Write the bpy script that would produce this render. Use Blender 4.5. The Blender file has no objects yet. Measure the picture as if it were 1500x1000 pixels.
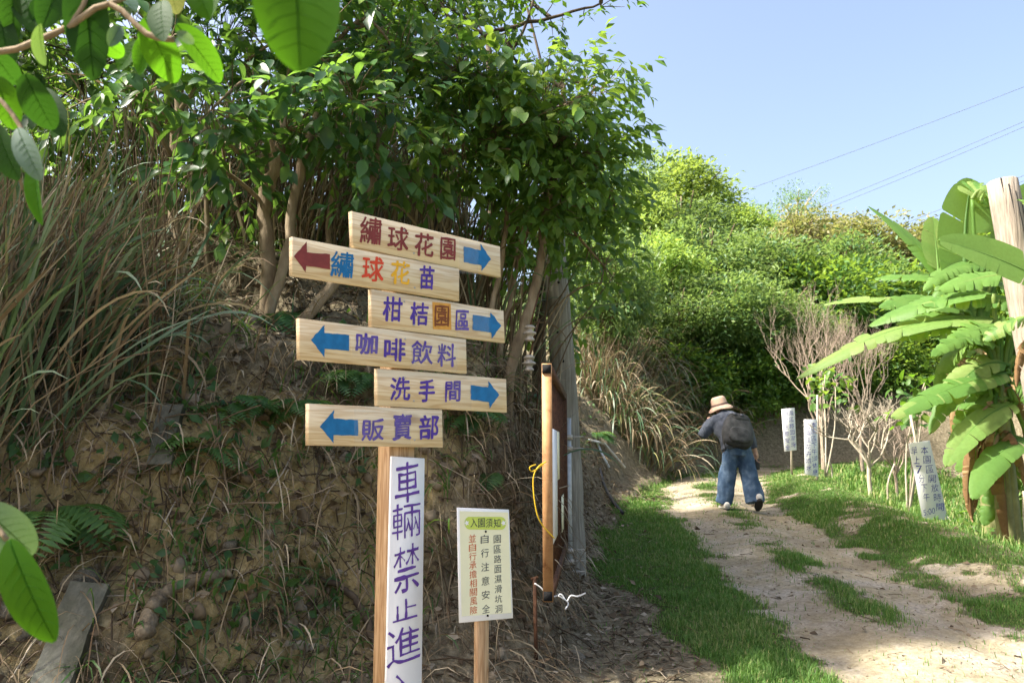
import bpy, bmesh, math, random
import numpy as np
from mathutils import Vector, Matrix
from mathutils.bvhtree import BVHTree

random.seed(7)
RNG = np.random.default_rng(7)
scene = bpy.context.scene
col = scene.collection

# ------------------------------------------------------------------ camera, sky, sun, exposure
EYE = 1.55
FPX = 1167.0                                  # focal length in photo pixels (28 mm on 36 mm)
PITCH = math.atan(160 / FPX)
cam_data = bpy.data.cameras.new('camera')
cam = bpy.data.objects.new('camera', cam_data)
col.objects.link(cam)
cam.location = (0, 0, EYE)
cam.rotation_euler = (math.pi / 2 + PITCH, 0, 0)
cam_data.sensor_width = 36
cam_data.lens = 36 * FPX / 1500
cam_data.clip_start = 0.05
cam_data.clip_end = 3000
cam_data.dof.use_dof = True
cam_data.dof.focus_distance = 3.6
cam_data.dof.aperture_fstop = 7.0
scene.camera = cam

SUN = Vector((-0.82, -0.2, 1.0)).normalized()
world = bpy.data.worlds.new('World')
scene.world = world
world.use_nodes = True
wn = world.node_tree.nodes
bg = wn['Background']
sky = wn.new('ShaderNodeTexSky')
sky.sky_type = 'NISHITA'
sky.sun_disc = False
sky.sun_elevation = math.asin(SUN.z)
sky.sun_rotation = math.atan2(SUN.x, SUN.y)
sky.air_density = 1.0
sky.dust_density = 5.0
sky.ozone_density = 2.0
wb_ = wn.new('ShaderNodeVectorMath'); wb_.operation = 'MULTIPLY'; wb_.inputs[1].default_value = (1.08, 1.0, 0.94)   # warm white balance of the photograph
world.node_tree.links.new(sky.outputs[0], wb_.inputs[0]); world.node_tree.links.new(wb_.outputs[0], bg.inputs[0])
bg.inputs[1].default_value = 0.115
sun_data = bpy.data.lights.new('sun', 'SUN')
sun_data.energy = 4.6
sun_data.angle = math.radians(2.5)
sun_data.color = (1.0, 0.95, 0.86)
sun = bpy.data.objects.new('sun', sun_data)
col.objects.link(sun)
sun.rotation_euler = SUN.to_track_quat('Z', 'Y').to_euler()
sun.location = (0, 0, 30)
scene.view_settings.view_transform = 'Standard'
scene.view_settings.look = 'None'
scene.view_settings.gamma = 1
scene.view_settings.use_curve_mapping = False
scene.view_settings.exposure = 1.85
scene.cycles.use_denoising = True
scene.cycles.max_bounces = 7
scene.cycles.transparent_max_bounces = 6

# ------------------------------------------------------------------ helpers: pixels, objects
CT, ST = math.cos(PITCH), math.sin(PITCH)
def ray(px, py):
    u = (px - 750) / FPX; v = (500 - py) / FPX
    return Vector((u, CT - v * ST, ST + v * CT))
def P(px, py, d):
    r = ray(px, py)
    return Vector((0, 0, EYE)) + r * (d / r.y)
def mpp(d):                                    # metres for one photo pixel at depth d
    return d / FPX

def setp(o, label=None, cat=None, group=None, kind=None):
    if label: o['label'] = label
    if cat: o['category'] = cat
    if group: o['group'] = group
    if kind: o['kind'] = kind
    return o
def thing(name, label, cat, loc, group=None):
    o = bpy.data.objects.new(name, None)
    o.empty_display_size = 0.1
    o.location = loc
    col.objects.link(o)
    return setp(o, label, cat, group)
def put(name, me, m=None, parent=None, local=False):
    """link a mesh as an object; world-space vertices unless local"""
    o = bpy.data.objects.new(name, me)
    if m is not None and len(me.materials) == 0: me.materials.append(m)
    col.objects.link(o)
    if parent is not None:
        o.parent = parent
        if not local:
            p = parent; loc = Vector((0, 0, 0))
            while p is not None:
                if p.type == 'EMPTY': loc = Vector(p.location); break
                p = p.parent
            if parent.type == 'EMPTY': o.matrix_parent_inverse = Matrix.Translation(-loc)
    return o
def mesh(name, V, F, m=None, smooth=False, attrs=None):
    """V (n,3); F list of faces or an int array (k, n)"""
    me = bpy.data.meshes.new(name)
    if isinstance(F, np.ndarray):
        V = np.asarray(V, np.float32); n, k = F.shape
        me.vertices.add(len(V)); me.vertices.foreach_set('co', V.ravel())
        me.loops.add(n * k); me.loops.foreach_set('vertex_index', F.astype(np.int32).ravel())
        me.polygons.add(n)
        me.polygons.foreach_set('loop_start', np.arange(0, n * k, k, dtype=np.int32))
        me.polygons.foreach_set('loop_total', np.full(n, k, np.int32))
        me.update(calc_edges=True)
    else:
        me.from_pydata([tuple(v) for v in V], [], F); me.update()
    if attrs:
        for nm, a in attrs.items():
            at = me.attributes.new(nm, 'FLOAT', 'POINT'); at.data.foreach_set('value', np.asarray(a, np.float32))
    if smooth: me.polygons.foreach_set('use_smooth', np.ones(len(me.polygons), bool))
    if m is not None: me.materials.append(m)
    return me

# ------------------------------------------------------------------ helpers: noise
def _hash(ix, iy, iz):
    h = np.sin(ix * 127.1 + iy * 311.7 + iz * 74.7) * 43758.5453
    return h - np.floor(h)
def vnoise(p):
    p = np.asarray(p, float); i = np.floor(p); f = p - i; f = f * f * (3 - 2 * f)
    r = 0
    for a in (0, 1):
        for b in (0, 1):
            for c in (0, 1):
                w = (f[:, 0] if a else 1 - f[:, 0]) * (f[:, 1] if b else 1 - f[:, 1]) * (f[:, 2] if c else 1 - f[:, 2])
                r = r + w * _hash(i[:, 0] + a, i[:, 1] + b, i[:, 2] + c)
    return r
def fbm(p, octv=4):
    s = 0; a = 0.5; p = np.asarray(p, float)
    for k in range(octv):
        s = s + a * (vnoise(p) - 0.5); p = p * 2.03 + 11.3; a *= 0.5
    return s                                    # about -0.5..0.5

# ------------------------------------------------------------------ materials
MAT = {}
def nodes(name):
    m = bpy.data.materials.new(name); m.use_nodes = True
    nt = m.node_tree; b = nt.nodes['Principled BSDF']
    MAT[name] = m
    return m, nt, b
def N(nt, t, **kw):
    n = nt.nodes.new(t)
    for k, v in kw.items(): setattr(n, k, v)
    return n
def ramp(nt, stops):
    r = N(nt, 'ShaderNodeValToRGB'); e = r.color_ramp.elements
    while len(e) < len(stops): e.new(0.5)
    for k, (p, c) in enumerate(stops):
        e[k].position = p; e[k].color = (c[0], c[1], c[2], 1)
    return r
def surf(name, stops, scale=6.0, stretch=(1, 1, 1), rough=0.85, bump=0.3, bscale=None, detail=6, spec=0.25, dist=0.02, metallic=0.0):
    m, nt, b = nodes(name); L = nt.links.new
    tc = N(nt, 'ShaderNodeTexCoord'); mp = N(nt, 'ShaderNodeMapping'); mp.inputs['Scale'].default_value = stretch
    L(tc.outputs['Object'], mp.inputs[0])
    no = N(nt, 'ShaderNodeTexNoise'); no.inputs['Scale'].default_value = scale; no.inputs['Detail'].default_value = detail
    no.inputs['Roughness'].default_value = 0.65
    L(mp.outputs[0], no.inputs['Vector'])
    r = ramp(nt, stops); L(no.outputs[0], r.inputs[0]); L(r.outputs[0], b.inputs['Base Color'])
    b.inputs['Roughness'].default_value = rough; b.inputs['Specular IOR Level'].default_value = spec
    b.inputs['Metallic'].default_value = metallic
    if bump:
        n2 = N(nt, 'ShaderNodeTexNoise'); n2.inputs['Scale'].default_value = bscale or scale * 3; n2.inputs['Detail'].default_value = 5
        L(mp.outputs[0], n2.inputs['Vector'])
        bp = N(nt, 'ShaderNodeBump'); bp.inputs['Strength'].default_value = bump; bp.inputs['Distance'].default_value = dist
        L(n2.outputs[0], bp.inputs['Height']); L(bp.outputs[0], b.inputs['Normal'])
    return m
def leafmat(name, stops, trans=(0.25, 0.42, 0.03), tw=0.4, rough=0.45, spec=0.4, objvar=0.0):
    """leaf: colour varies from leaf to leaf (attribute rnd and the object's own random), light comes through"""
    m, nt, b = nodes(name); L = nt.links.new
    at = N(nt, 'ShaderNodeAttribute', attribute_name='rnd'); oi = N(nt, 'ShaderNodeObjectInfo')
    ad = N(nt, 'ShaderNodeMath', operation='ADD'); fr = N(nt, 'ShaderNodeMath', operation='FRACT')
    L(at.outputs['Fac'], ad.inputs[0]); L(oi.outputs['Random'], ad.inputs[1]); L(ad.outputs[0], fr.inputs[0])
    r = ramp(nt, stops); L(fr.outputs[0], r.inputs[0])
    tc = N(nt, 'ShaderNodeTexCoord'); no = N(nt, 'ShaderNodeTexNoise'); no.inputs['Scale'].default_value = 40; no.inputs['Detail'].default_value = 3
    L(tc.outputs['Object'], no.inputs['Vector'])
    mr = N(nt, 'ShaderNodeMapRange'); mr.inputs[3].default_value = 0.7; mr.inputs[4].default_value = 1.3; L(no.outputs[0], mr.inputs[0])
    mu = N(nt, 'ShaderNodeVectorMath', operation='SCALE'); L(r.outputs[0], mu.inputs[0]); L(mr.outputs[0], mu.inputs['Scale'])
    if objvar:                                  # trees differ in colour one from another
        ov = N(nt, 'ShaderNodeMapRange'); ov.inputs[3].default_value = 1 - objvar; ov.inputs[4].default_value = 1 + objvar; L(oi.outputs['Random'], ov.inputs[0])
        m3 = N(nt, 'ShaderNodeVectorMath', operation='SCALE'); L(mu.outputs[0], m3.inputs[0]); L(ov.outputs[0], m3.inputs['Scale']); mu = m3
    L(mu.outputs[0], b.inputs['Base Color'])
    b.inputs['Roughness'].default_value = rough; b.inputs['Specular IOR Level'].default_value = spec
    tr = N(nt, 'ShaderNodeBsdfTranslucent')
    mx = N(nt, 'ShaderNodeMix', data_type='RGBA'); mx.inputs[0].default_value = 0.65
    L(mu.outputs[0], mx.inputs[6]); mx.inputs[7].default_value = (*trans, 1); L(mx.outputs[2], tr.inputs[0])
    ms = N(nt, 'ShaderNodeMixShader'); ms.inputs[0].default_value = tw
    L(b.outputs[0], ms.inputs[1]); L(tr.outputs[0], ms.inputs[2])
    L(ms.outputs[0], nt.nodes['Material Output'].inputs[0])
    return m
def plain(name, c, rough=0.7, spec=0.3, var=0.12, scale=18, bump=0.0, metallic=0.0):
    a = tuple(x * (1 - var) for x in c); d = tuple(min(1, x * (1 + var)) for x in c)
    return surf(name, [(0.3, a), (0.7, d)], scale=scale, rough=rough, bump=bump, spec=spec, metallic=metallic)

G1, G2, G3 = (0.018, 0.050, 0.014), (0.035, 0.090, 0.022), (0.075, 0.140, 0.030)
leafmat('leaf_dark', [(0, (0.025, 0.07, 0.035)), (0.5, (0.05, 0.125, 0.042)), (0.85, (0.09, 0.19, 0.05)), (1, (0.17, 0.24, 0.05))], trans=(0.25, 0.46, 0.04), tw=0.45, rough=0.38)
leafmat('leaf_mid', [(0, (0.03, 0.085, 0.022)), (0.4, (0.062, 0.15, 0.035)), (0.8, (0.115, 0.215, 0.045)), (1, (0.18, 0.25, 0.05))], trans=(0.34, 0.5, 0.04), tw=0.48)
leafmat('leaf_fresh', [(0, (0.04, 0.11, 0.02)), (0.6, (0.08, 0.17, 0.03)), (1, (0.14, 0.2, 0.035))], trans=(0.22, 0.42, 0.02), tw=0.5, rough=0.5)
leafmat('leaf_near', [(0, (0.02, 0.07, 0.008)), (1, (0.035, 0.11, 0.012))], trans=(0.17, 0.44, 0.01), tw=0.65, rough=0.6, spec=0.12)
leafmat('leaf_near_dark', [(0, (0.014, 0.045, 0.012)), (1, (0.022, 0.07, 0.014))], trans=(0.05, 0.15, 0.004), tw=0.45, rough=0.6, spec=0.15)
leafmat('leaf_bluish', [(0, (0.035, 0.085, 0.05)), (1, (0.10, 0.16, 0.13))], tw=0.25, rough=0.5)
leafmat('leaf_hill', [(0, (0.045, 0.11, 0.04)), (0.5, (0.10, 0.19, 0.055)), (1, (0.19, 0.26, 0.08))], trans=(0.32, 0.46, 0.09), tw=0.42, rough=0.5, objvar=0.35)
leafmat('leaf_hill_bright', [(0, (0.08, 0.16, 0.032)), (0.6, (0.15, 0.25, 0.05)), (1, (0.24, 0.31, 0.08))], trans=(0.42, 0.55, 0.08), tw=0.46, rough=0.5, objvar=0.35)
leafmat('leaf_hill_yellow', [(0, (0.08, 0.12, 0.03)), (0.6, (0.16, 0.18, 0.05)), (0.85, (0.28, 0.26, 0.12)), (1, (0.4, 0.35, 0.2))], trans=(0.4, 0.42, 0.1), tw=0.4, rough=0.55, objvar=0.35)
leafmat('blade_green', [(0, (0.045, 0.10, 0.045)), (0.5, (0.085, 0.15, 0.08)), (0.85, (0.16, 0.22, 0.14)), (1, (0.28, 0.25, 0.09))], trans=(0.2, 0.3, 0.05), tw=0.22)
leafmat('blade_dry', [(0, (0.10, 0.065, 0.038)), (0.35, (0.17, 0.125, 0.075)), (0.75, (0.29, 0.235, 0.15)), (1, (0.45, 0.39, 0.28))], trans=(0.36, 0.28, 0.14), tw=0.22, rough=0.7, spec=0.15)
leafmat('lawn_grass', [(0, (0.065, 0.14, 0.03)), (0.5, (0.11, 0.215, 0.048)), (0.8, (0.18, 0.26, 0.07)), (1, (0.33, 0.3, 0.14))], trans=(0.2, 0.42, 0.04), tw=0.35, rough=0.55, spec=0.2)
leafmat('fern_green', [(0, (0.025, 0.085, 0.03)), (1, (0.07, 0.15, 0.04))], tw=0.35)
leafmat('banana_green', [(0, (0.09, 0.2, 0.045)), (0.6, (0.14, 0.26, 0.06)), (1, (0.22, 0.3, 0.09))], trans=(0.5, 0.62, 0.06), tw=0.5, rough=0.5, spec=0.25)
leafmat('banana_dry', [(0, (0.16, 0.09, 0.04)), (1, (0.36, 0.25, 0.13))], trans=(0.4, 0.26, 0.1), tw=0.2, rough=0.8, spec=0.1)
leafmat('litter', [(0, (0.055, 0.04, 0.026)), (0.5, (0.13, 0.097, 0.062)), (0.85, (0.24, 0.19, 0.13)), (1, (0.38, 0.33, 0.25))], trans=(0.3, 0.2, 0.1), tw=0.1, rough=0.85, spec=0.15)
leafmat('stone_bits', [(0, (0.11, 0.085, 0.055)), (0.6, (0.2, 0.16, 0.105)), (1, (0.3, 0.27, 0.21))], trans=(0.2, 0.2, 0.2), tw=0.0, rough=0.95, spec=0.1)
BARK = surf('bark', [(0.25, (0.10, 0.07, 0.042)), (0.5, (0.2, 0.15, 0.09)), (0.75, (0.33, 0.27, 0.18))], scale=14, stretch=(1, 1, 0.3), bump=0.6, dist=0.01)
BARK_D = surf('bark_dark', [(0.3, (0.045, 0.033, 0.022)), (0.7, (0.12, 0.09, 0.06))], scale=14, stretch=(1, 1, 0.3), bump=0.6, dist=0.01)
BARK_P = surf('bark_pale', [(0.3, (0.26, 0.22, 0.16)), (0.7, (0.46, 0.41, 0.32))], scale=14, stretch=(1, 1, 0.3), bump=0.4, dist=0.008)
TWIG = surf('dead_twig', [(0.3, (0.2, 0.15, 0.11)), (0.7, (0.38, 0.31, 0.235))], scale=20, bump=0.2)
ROOT = surf('root_bark', [(0.3, (0.07, 0.055, 0.035)), (0.7, (0.22, 0.18, 0.12))], scale=18, bump=0.9, dist=0.012)
STONE = surf('stone', [(0.25, (0.10, 0.085, 0.06)), (0.55, (0.2, 0.18, 0.135)), (0.8, (0.3, 0.28, 0.22))], scale=7, bump=0.8, dist=0.02)
CONC = surf('old_concrete', [(0.3, (0.045, 0.05, 0.028)), (0.5, (0.10, 0.10, 0.075)), (0.75, (0.2, 0.2, 0.165))], scale=6, bump=0.8, dist=0.015)
def wood(name, light, dark, axis_scale, knots=True, ringscale=9.0, rough=0.62):
    """sawn timber; coordinates are Object, axis_scale stretches the grain along the length"""
    m, nt, b = nodes(name); L = nt.links.new
    tc = N(nt, 'ShaderNodeTexCoord'); mp = N(nt, 'ShaderNodeMapping'); mp.inputs['Scale'].default_value = axis_scale
    oi = N(nt, 'ShaderNodeObjectInfo'); mv = N(nt, 'ShaderNodeVectorMath', operation='MULTIPLY_ADD')
    L(oi.outputs['Random'], mv.inputs[0]); mv.inputs[1].default_value = (7, 13, 31); L(tc.outputs['Object'], mv.inputs[2])
    L(mv.outputs[0], mp.inputs[0])
    no = N(nt, 'ShaderNodeTexNoise'); no.inputs['Scale'].default_value = ringscale; no.inputs['Detail'].default_value = 4; no.inputs['Distortion'].default_value = 0.3
    L(mp.outputs[0], no.inputs['Vector'])
    wv = N(nt, 'ShaderNodeMath', operation='MULTIPLY'); wv.inputs[1].default_value = 26; L(no.outputs[0], wv.inputs[0])
    sn = N(nt, 'ShaderNodeMath', operation='SINE'); L(wv.outputs[0], sn.inputs[0])
    mr = N(nt, 'ShaderNodeMapRange'); mr.inputs[1].default_value = -1; L(sn.outputs[0], mr.inputs[0])
    r = ramp(nt, [(0.0, light), (0.55, tuple(0.6 * l + 0.4 * d for l, d in zip(light, dark))), (1.0, dark)])
    L(mr.outputs[0], r.inputs[0])
    vo = N(nt, 'ShaderNodeTexVoronoi'); vo.inputs['Scale'].default_value = 2.6
    m2 = N(nt, 'ShaderNodeMapping'); m2.inputs['Scale'].default_value = (1.0, 1.0, 2.2); L(mv.outputs[0], m2.inputs[0]); L(m2.outputs[0], vo.inputs['Vector'])
    kr = ramp(nt, [(0.07, (1, 1, 1)), (0.17, (0, 0, 0))]); L(vo.outputs['Distance'], kr.inputs[0])
    mx = N(nt, 'ShaderNodeMix', data_type='RGBA'); L(kr.outputs[0], mx.inputs[0]); L(r.outputs[0], mx.inputs[6])
    mx.inputs[7].default_value = (dark[0] * 0.5, dark[1] * 0.42, dark[2] * 0.4, 1)
    if not knots: mx.inputs[0].default_value = 0; nt.links.remove(mx.inputs[0].links[0])
    L(mx.outputs[2], b.inputs['Base Color'])
    b.inputs['Roughness'].default_value = rough; b.inputs['Specular IOR Level'].default_value = 0.3
    bp = N(nt, 'ShaderNodeBump'); bp.inputs['Strength'].default_value = 0.15; bp.inputs['Distance'].default_value = 0.002
    L(mr.outputs[0], bp.inputs['Height']); L(bp.outputs[0], b.inputs['Normal'])
    return m
PINE = wood('pine_board', (0.72, 0.60, 0.40), (0.58, 0.43, 0.25), (0.25, 0.25, 5.0))
PINE_V = wood('pine_post', (0.50, 0.34, 0.19), (0.32, 0.19, 0.09), (6, 6, 0.35), knots=False)
POLEW = surf('weathered_pole', [(0.25, (0.09, 0.082, 0.062)), (0.5, (0.22, 0.205, 0.165)), (0.75, (0.36, 0.34, 0.28))], scale=10, stretch=(4, 4, 0.25), bump=0.9, bscale=14, dist=0.012)
POLEB = surf('bleached_pole', [(0.25, (0.13, 0.10, 0.075)), (0.5, (0.28, 0.235, 0.185)), (0.75, (0.40, 0.35, 0.285))], scale=10, stretch=(4, 4, 0.25), bump=0.9, bscale=14, dist=0.012)
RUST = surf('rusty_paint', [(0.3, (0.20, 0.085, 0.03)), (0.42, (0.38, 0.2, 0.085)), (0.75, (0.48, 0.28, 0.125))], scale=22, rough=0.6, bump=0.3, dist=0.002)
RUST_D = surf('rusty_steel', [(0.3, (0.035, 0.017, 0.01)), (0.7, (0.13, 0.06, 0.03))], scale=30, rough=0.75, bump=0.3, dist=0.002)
STEEL = surf('galvanised', [(0.3, (0.33, 0.34, 0.33)), (0.7, (0.5, 0.51, 0.5))], scale=20, rough=0.5, bump=0, metallic=0.5)
plain('white_board', (0.80, 0.80, 0.80), rough=0.5, var=0.04, scale=9)
plain('notice_sheet', (0.82, 0.80, 0.56), rough=0.3, var=0.05, scale=5)
plain('notice_border', (0.82, 0.82, 0.80), rough=0.3, var=0.02)
plain('notice_pill', (0.55, 0.66, 0.12), rough=0.4, var=0.05)
plain('paint_blue', (0.008, 0.14, 0.34), rough=0.55, var=0.2, scale=30)
plain('paint_maroon', (0.21, 0.035, 0.03), rough=0.55, var=0.2, scale=30)
plain('paint_red', (0.62, 0.06, 0.02), rough=0.55, var=0.2, scale=30)
plain('paint_yellow', (0.78, 0.42, 0.02), rough=0.55, var=0.15, scale=30)
plain('paint_purple', (0.075, 0.035, 0.30), rough=0.55, var=0.25, scale=30)
plain('paint_violet', (0.12, 0.05, 0.30), rough=0.55, var=0.25, scale=30)
plain('paint_brown', (0.20, 0.06, 0.015), rough=0.55, var=0.2, scale=30)
plain('paint_orange', (0.62, 0.30, 0.05), rough=0.55, var=0.2, scale=30)
plain('marker_blue', (0.05, 0.05, 0.36), rough=0.5, var=0.3, scale=30)
plain('print_dark', (0.03, 0.04, 0.06), rough=0.4)
plain('print_red', (0.55, 0.09, 0.02), rough=0.4)
plain('black_hollow', (0.008, 0.008, 0.008), rough=0.9)
plain('porcelain', (0.36, 0.32, 0.26), rough=0.2, spec=0.6)
plain('yellow_cord', (0.75, 0.5, 0.03), rough=0.5)
plain('white_cord', (0.7, 0.7, 0.68), rough=0.5)
plain('pale_pipe', (0.55, 0.58, 0.6), rough=0.4)
plain('cable_black', (0.02, 0.02, 0.022), rough=0.5)
plain('cable_grey', (0.1, 0.11, 0.125), rough=0.6)
plain('felt_pink', (0.62, 0.42, 0.30), rough=0.9, var=0.1, scale=60)
plain('hat_band', (0.16, 0.10, 0.09), rough=0.9)
plain('skin', (0.50, 0.30, 0.21), rough=0.5, var=0.05)
plain('hair_dark', (0.012, 0.01, 0.01), rough=0.5)
surf('denim_dark', [(0.3, (0.05, 0.06, 0.08)), (0.7, (0.11, 0.125, 0.15))], scale=9, rough=0.9, bump=0.3, bscale=40, dist=0.004)
surf('denim_blue', [(0.3, (0.03, 0.055, 0.10)), (0.5, (0.06, 0.105, 0.175)), (0.7, (0.15, 0.215, 0.30))], scale=7, rough=0.9, bump=0.3, bscale=40, dist=0.004)
surf('bag_black', [(0.3, (0.028, 0.03, 0.03)), (0.7, (0.08, 0.083, 0.08))], scale=12, rough=0.75, bump=0.3, bscale=30, dist=0.005)
plain('shoe_white', (0.6, 0.58, 0.52), rough=0.6)
plain('shoe_sole', (0.03, 0.03, 0.03), rough=0.8)
plain('banana_stem', (0.2, 0.2, 0.08), rough=0.6, var=0.4, scale=5)
def tapemat():
    m, nt, b = nodes('clear_tape')
    b.inputs['Base Color'].default_value = (0.85, 0.88, 0.9, 1); b.inputs['Roughness'].default_value = 0.15; b.inputs['Alpha'].default_value = 0.06
tapemat()
def groundmat(name, kind):
    """soil: attributes green / dirt / clay / litter say what the ground itself is made of at each place"""
    m, nt, b = nodes(name); L = nt.links.new
    tc = N(nt, 'ShaderNodeTexCoord')
    def noise(sc, det=6, rgh=0.65):
        n = N(nt, 'ShaderNodeTexNoise'); n.inputs['Scale'].default_value = sc; n.inputs['Detail'].default_value = det; n.inputs['Roughness'].default_value = rgh
        L(tc.outputs['Object'], n.inputs['Vector']); return n
    def mix(f, a, c):
        x = N(nt, 'ShaderNodeMix', data_type='RGBA'); L(f, x.inputs[0]); L(a, x.inputs[6]); L(c, x.inputs[7]); return x.outputs[2]
    def attr(a): return N(nt, 'ShaderNodeAttribute', attribute_name=a).outputs['Fac']
    def soft(a, nz, w=0.9):
        s = N(nt, 'ShaderNodeMath', operation='MULTIPLY_ADD'); L(nz, s.inputs[0]); s.inputs[1].default_value = w; L(a, s.inputs[2])
        r = N(nt, 'ShaderNodeMapRange'); r.inputs[1].default_value = 0.42 + w / 2; r.inputs[2].default_value = 0.62 + w / 2; L(s.outputs[0], r.inputs[0]); return r.outputs[0]
    n1 = noise(3.5); n2 = noise(22); n3 = noise(60, 4)
    vo = N(nt, 'ShaderNodeTexVoronoi'); vo.inputs['Scale'].default_value = 55; L(tc.outputs['Object'], vo.inputs['Vector'])
    lit = ramp(nt, [(0.25, (0.07, 0.058, 0.036)), (0.5, (0.165, 0.138, 0.088)), (0.72, (0.30, 0.26, 0.175))]); L(n2.outputs[0], lit.inputs[0])
    clay = ramp(nt, [(0.25, (0.15, 0.115, 0.05)), (0.5, (0.32, 0.25, 0.12)), (0.75, (0.47, 0.385, 0.2))]); L(n2.outputs[0], clay.inputs[0])
    dirt = ramp(nt, [(0.25, (0.155, 0.13, 0.082)), (0.5, (0.30, 0.258, 0.17)), (0.75, (0.44, 0.385, 0.265))]); L(n2.outputs[0], dirt.inputs[0])
    grv = ramp(nt, [(0.0, (0.2, 0.18, 0.15)), (0.5, (0.36, 0.32, 0.26)), (1.0, (0.50, 0.46, 0.39))]); L(vo.outputs['Color'], grv.inputs[0])
    gm = N(nt, 'ShaderNodeMapRange'); gm.inputs[1].default_value = 0.45; gm.inputs[2].default_value = 0.6; L(n1.outputs[0], gm.inputs[0])
    gs = N(nt, 'ShaderNodeMath', operation='MULTIPLY'); gs.inputs[1].default_value = 0.7; L(gm.outputs[0], gs.inputs[0])
    dirt2 = mix(gs.outputs[0], dirt.outputs[0], grv.outputs[0])
    n4 = noise(1.3, 5); brn = ramp(nt, [(0.3, (0.13, 0.106, 0.066)), (0.7, (0.25, 0.205, 0.135))]); L(n3.outputs[0], brn.inputs[0])
    bm_ = N(nt, 'ShaderNodeMapRange'); bm_.inputs[1].default_value = 0.44; bm_.inputs[2].default_value = 0.66; bm_.inputs[4].default_value = 0.75; L(n4.outputs[0], bm_.inputs[0])
    dirt2 = mix(bm_.outputs[0], dirt2, brn.outputs[0])
    grn = ramp(nt, [(0.3, (0.03, 0.055, 0.012)), (0.7, (0.075, 0.10, 0.03))]); L(n2.outputs[0], grn.inputs[0])
    c = mix(soft(attr('clay'), n1.outputs[0]), lit.outputs[0], clay.outputs[0])
    c = mix(soft(attr('green'), n2.outputs[0]), c, grn.outputs[0])
    c = mix(soft(attr('dirt'), n2.outputs[0], 0.5), c, dirt2)
    L(c, b.inputs['Base Color']); b.inputs['Roughness'].default_value = 0.95; b.inputs['Specular IOR Level'].default_value = 0.1
    h = N(nt, 'ShaderNodeMath', operation='ADD'); L(n2.outputs[0], h.inputs[0]); L(n3.outputs[0], h.inputs[1])
    bp = N(nt, 'ShaderNodeBump'); bp.inputs['Strength'].default_value = 0.7; bp.inputs['Distance'].default_value = 0.025
    L(h.outputs[0], bp.inputs['Height']); L(bp.outputs[0], b.inputs['Normal'])
    return m
SOIL = groundmat('soil', 'soil')

# ------------------------------------------------------------------ ground
FOOT = np.array([(-30, -9), (-9, -1.2), (-4, 1.3), (-2, 2.35), (-0.6, 3.15), (0.15, 3.9), (0.45, 4.8), (0.6, 5.8), (0.72, 7), (1.05, 8.6), (1.6, 11),
                 (2.5, 13.8), (4.2, 16.6), (7.5, 17.6), (12, 17), (22, 14), (45, 6), (80, -6)], float)
def catmull(pts, n=8):
    out = []
    for i in range(len(pts) - 1):
        p0, p1, p2, p3 = pts[max(i - 1, 0)], pts[i], pts[i + 1], pts[min(i + 2, len(pts) - 1)]
        for k in range(n):
            t = k / n
            out.append(0.5 * ((2 * p1) + (p2 - p0) * t + (2 * p0 - 5 * p1 + 4 * p2 - p3) * t * t + (3 * p1 - p0 - 3 * p2 + p3) * t ** 3))
    out.append(pts[-1]); return np.array(out)
FL = catmull(FOOT); FTAN = np.gradient(FL, axis=0); FTAN /= np.linalg.norm(FTAN, axis=1)[:, None]
def bank_t(x, y):
    t = np.empty(len(x)); yy = np.empty(len(x))
    for s in range(0, len(x), 20000):
        dx = x[s:s + 20000, None] - FL[None, :, 0]; dy = y[s:s + 20000, None] - FL[None, :, 1]
        d2 = dx * dx + dy * dy; k = np.argmin(d2, 1); r = np.arange(len(k))
        sg = np.sign(FTAN[k, 0] * dy[r, k] - FTAN[k, 1] * dx[r, k])
        t[s:s + 20000] = np.sqrt(d2[r, k]) * sg; yy[s:s + 20000] = FL[k, 1]
    return t, yy
PCY = [-5, 0, 2, 4, 7, 10.5, 13, 15, 17, 19]; PCX = [2.0, 2.2, 2.3, 2.42, 2.5, 2.72, 3.1, 3.7, 5.0, 7.5]
def path_u(x, y):
    return (x - np.interp(y, PCY, PCX)) / np.interp(y, [0, 7, 12, 17, 19], [1, 1, 1.0, 1.3, 1.6])
def sstep(a, b, x):
    t = np.clip((x - a) / (b - a), 0, 1); return t * t * (3 - 2 * t)
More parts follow.
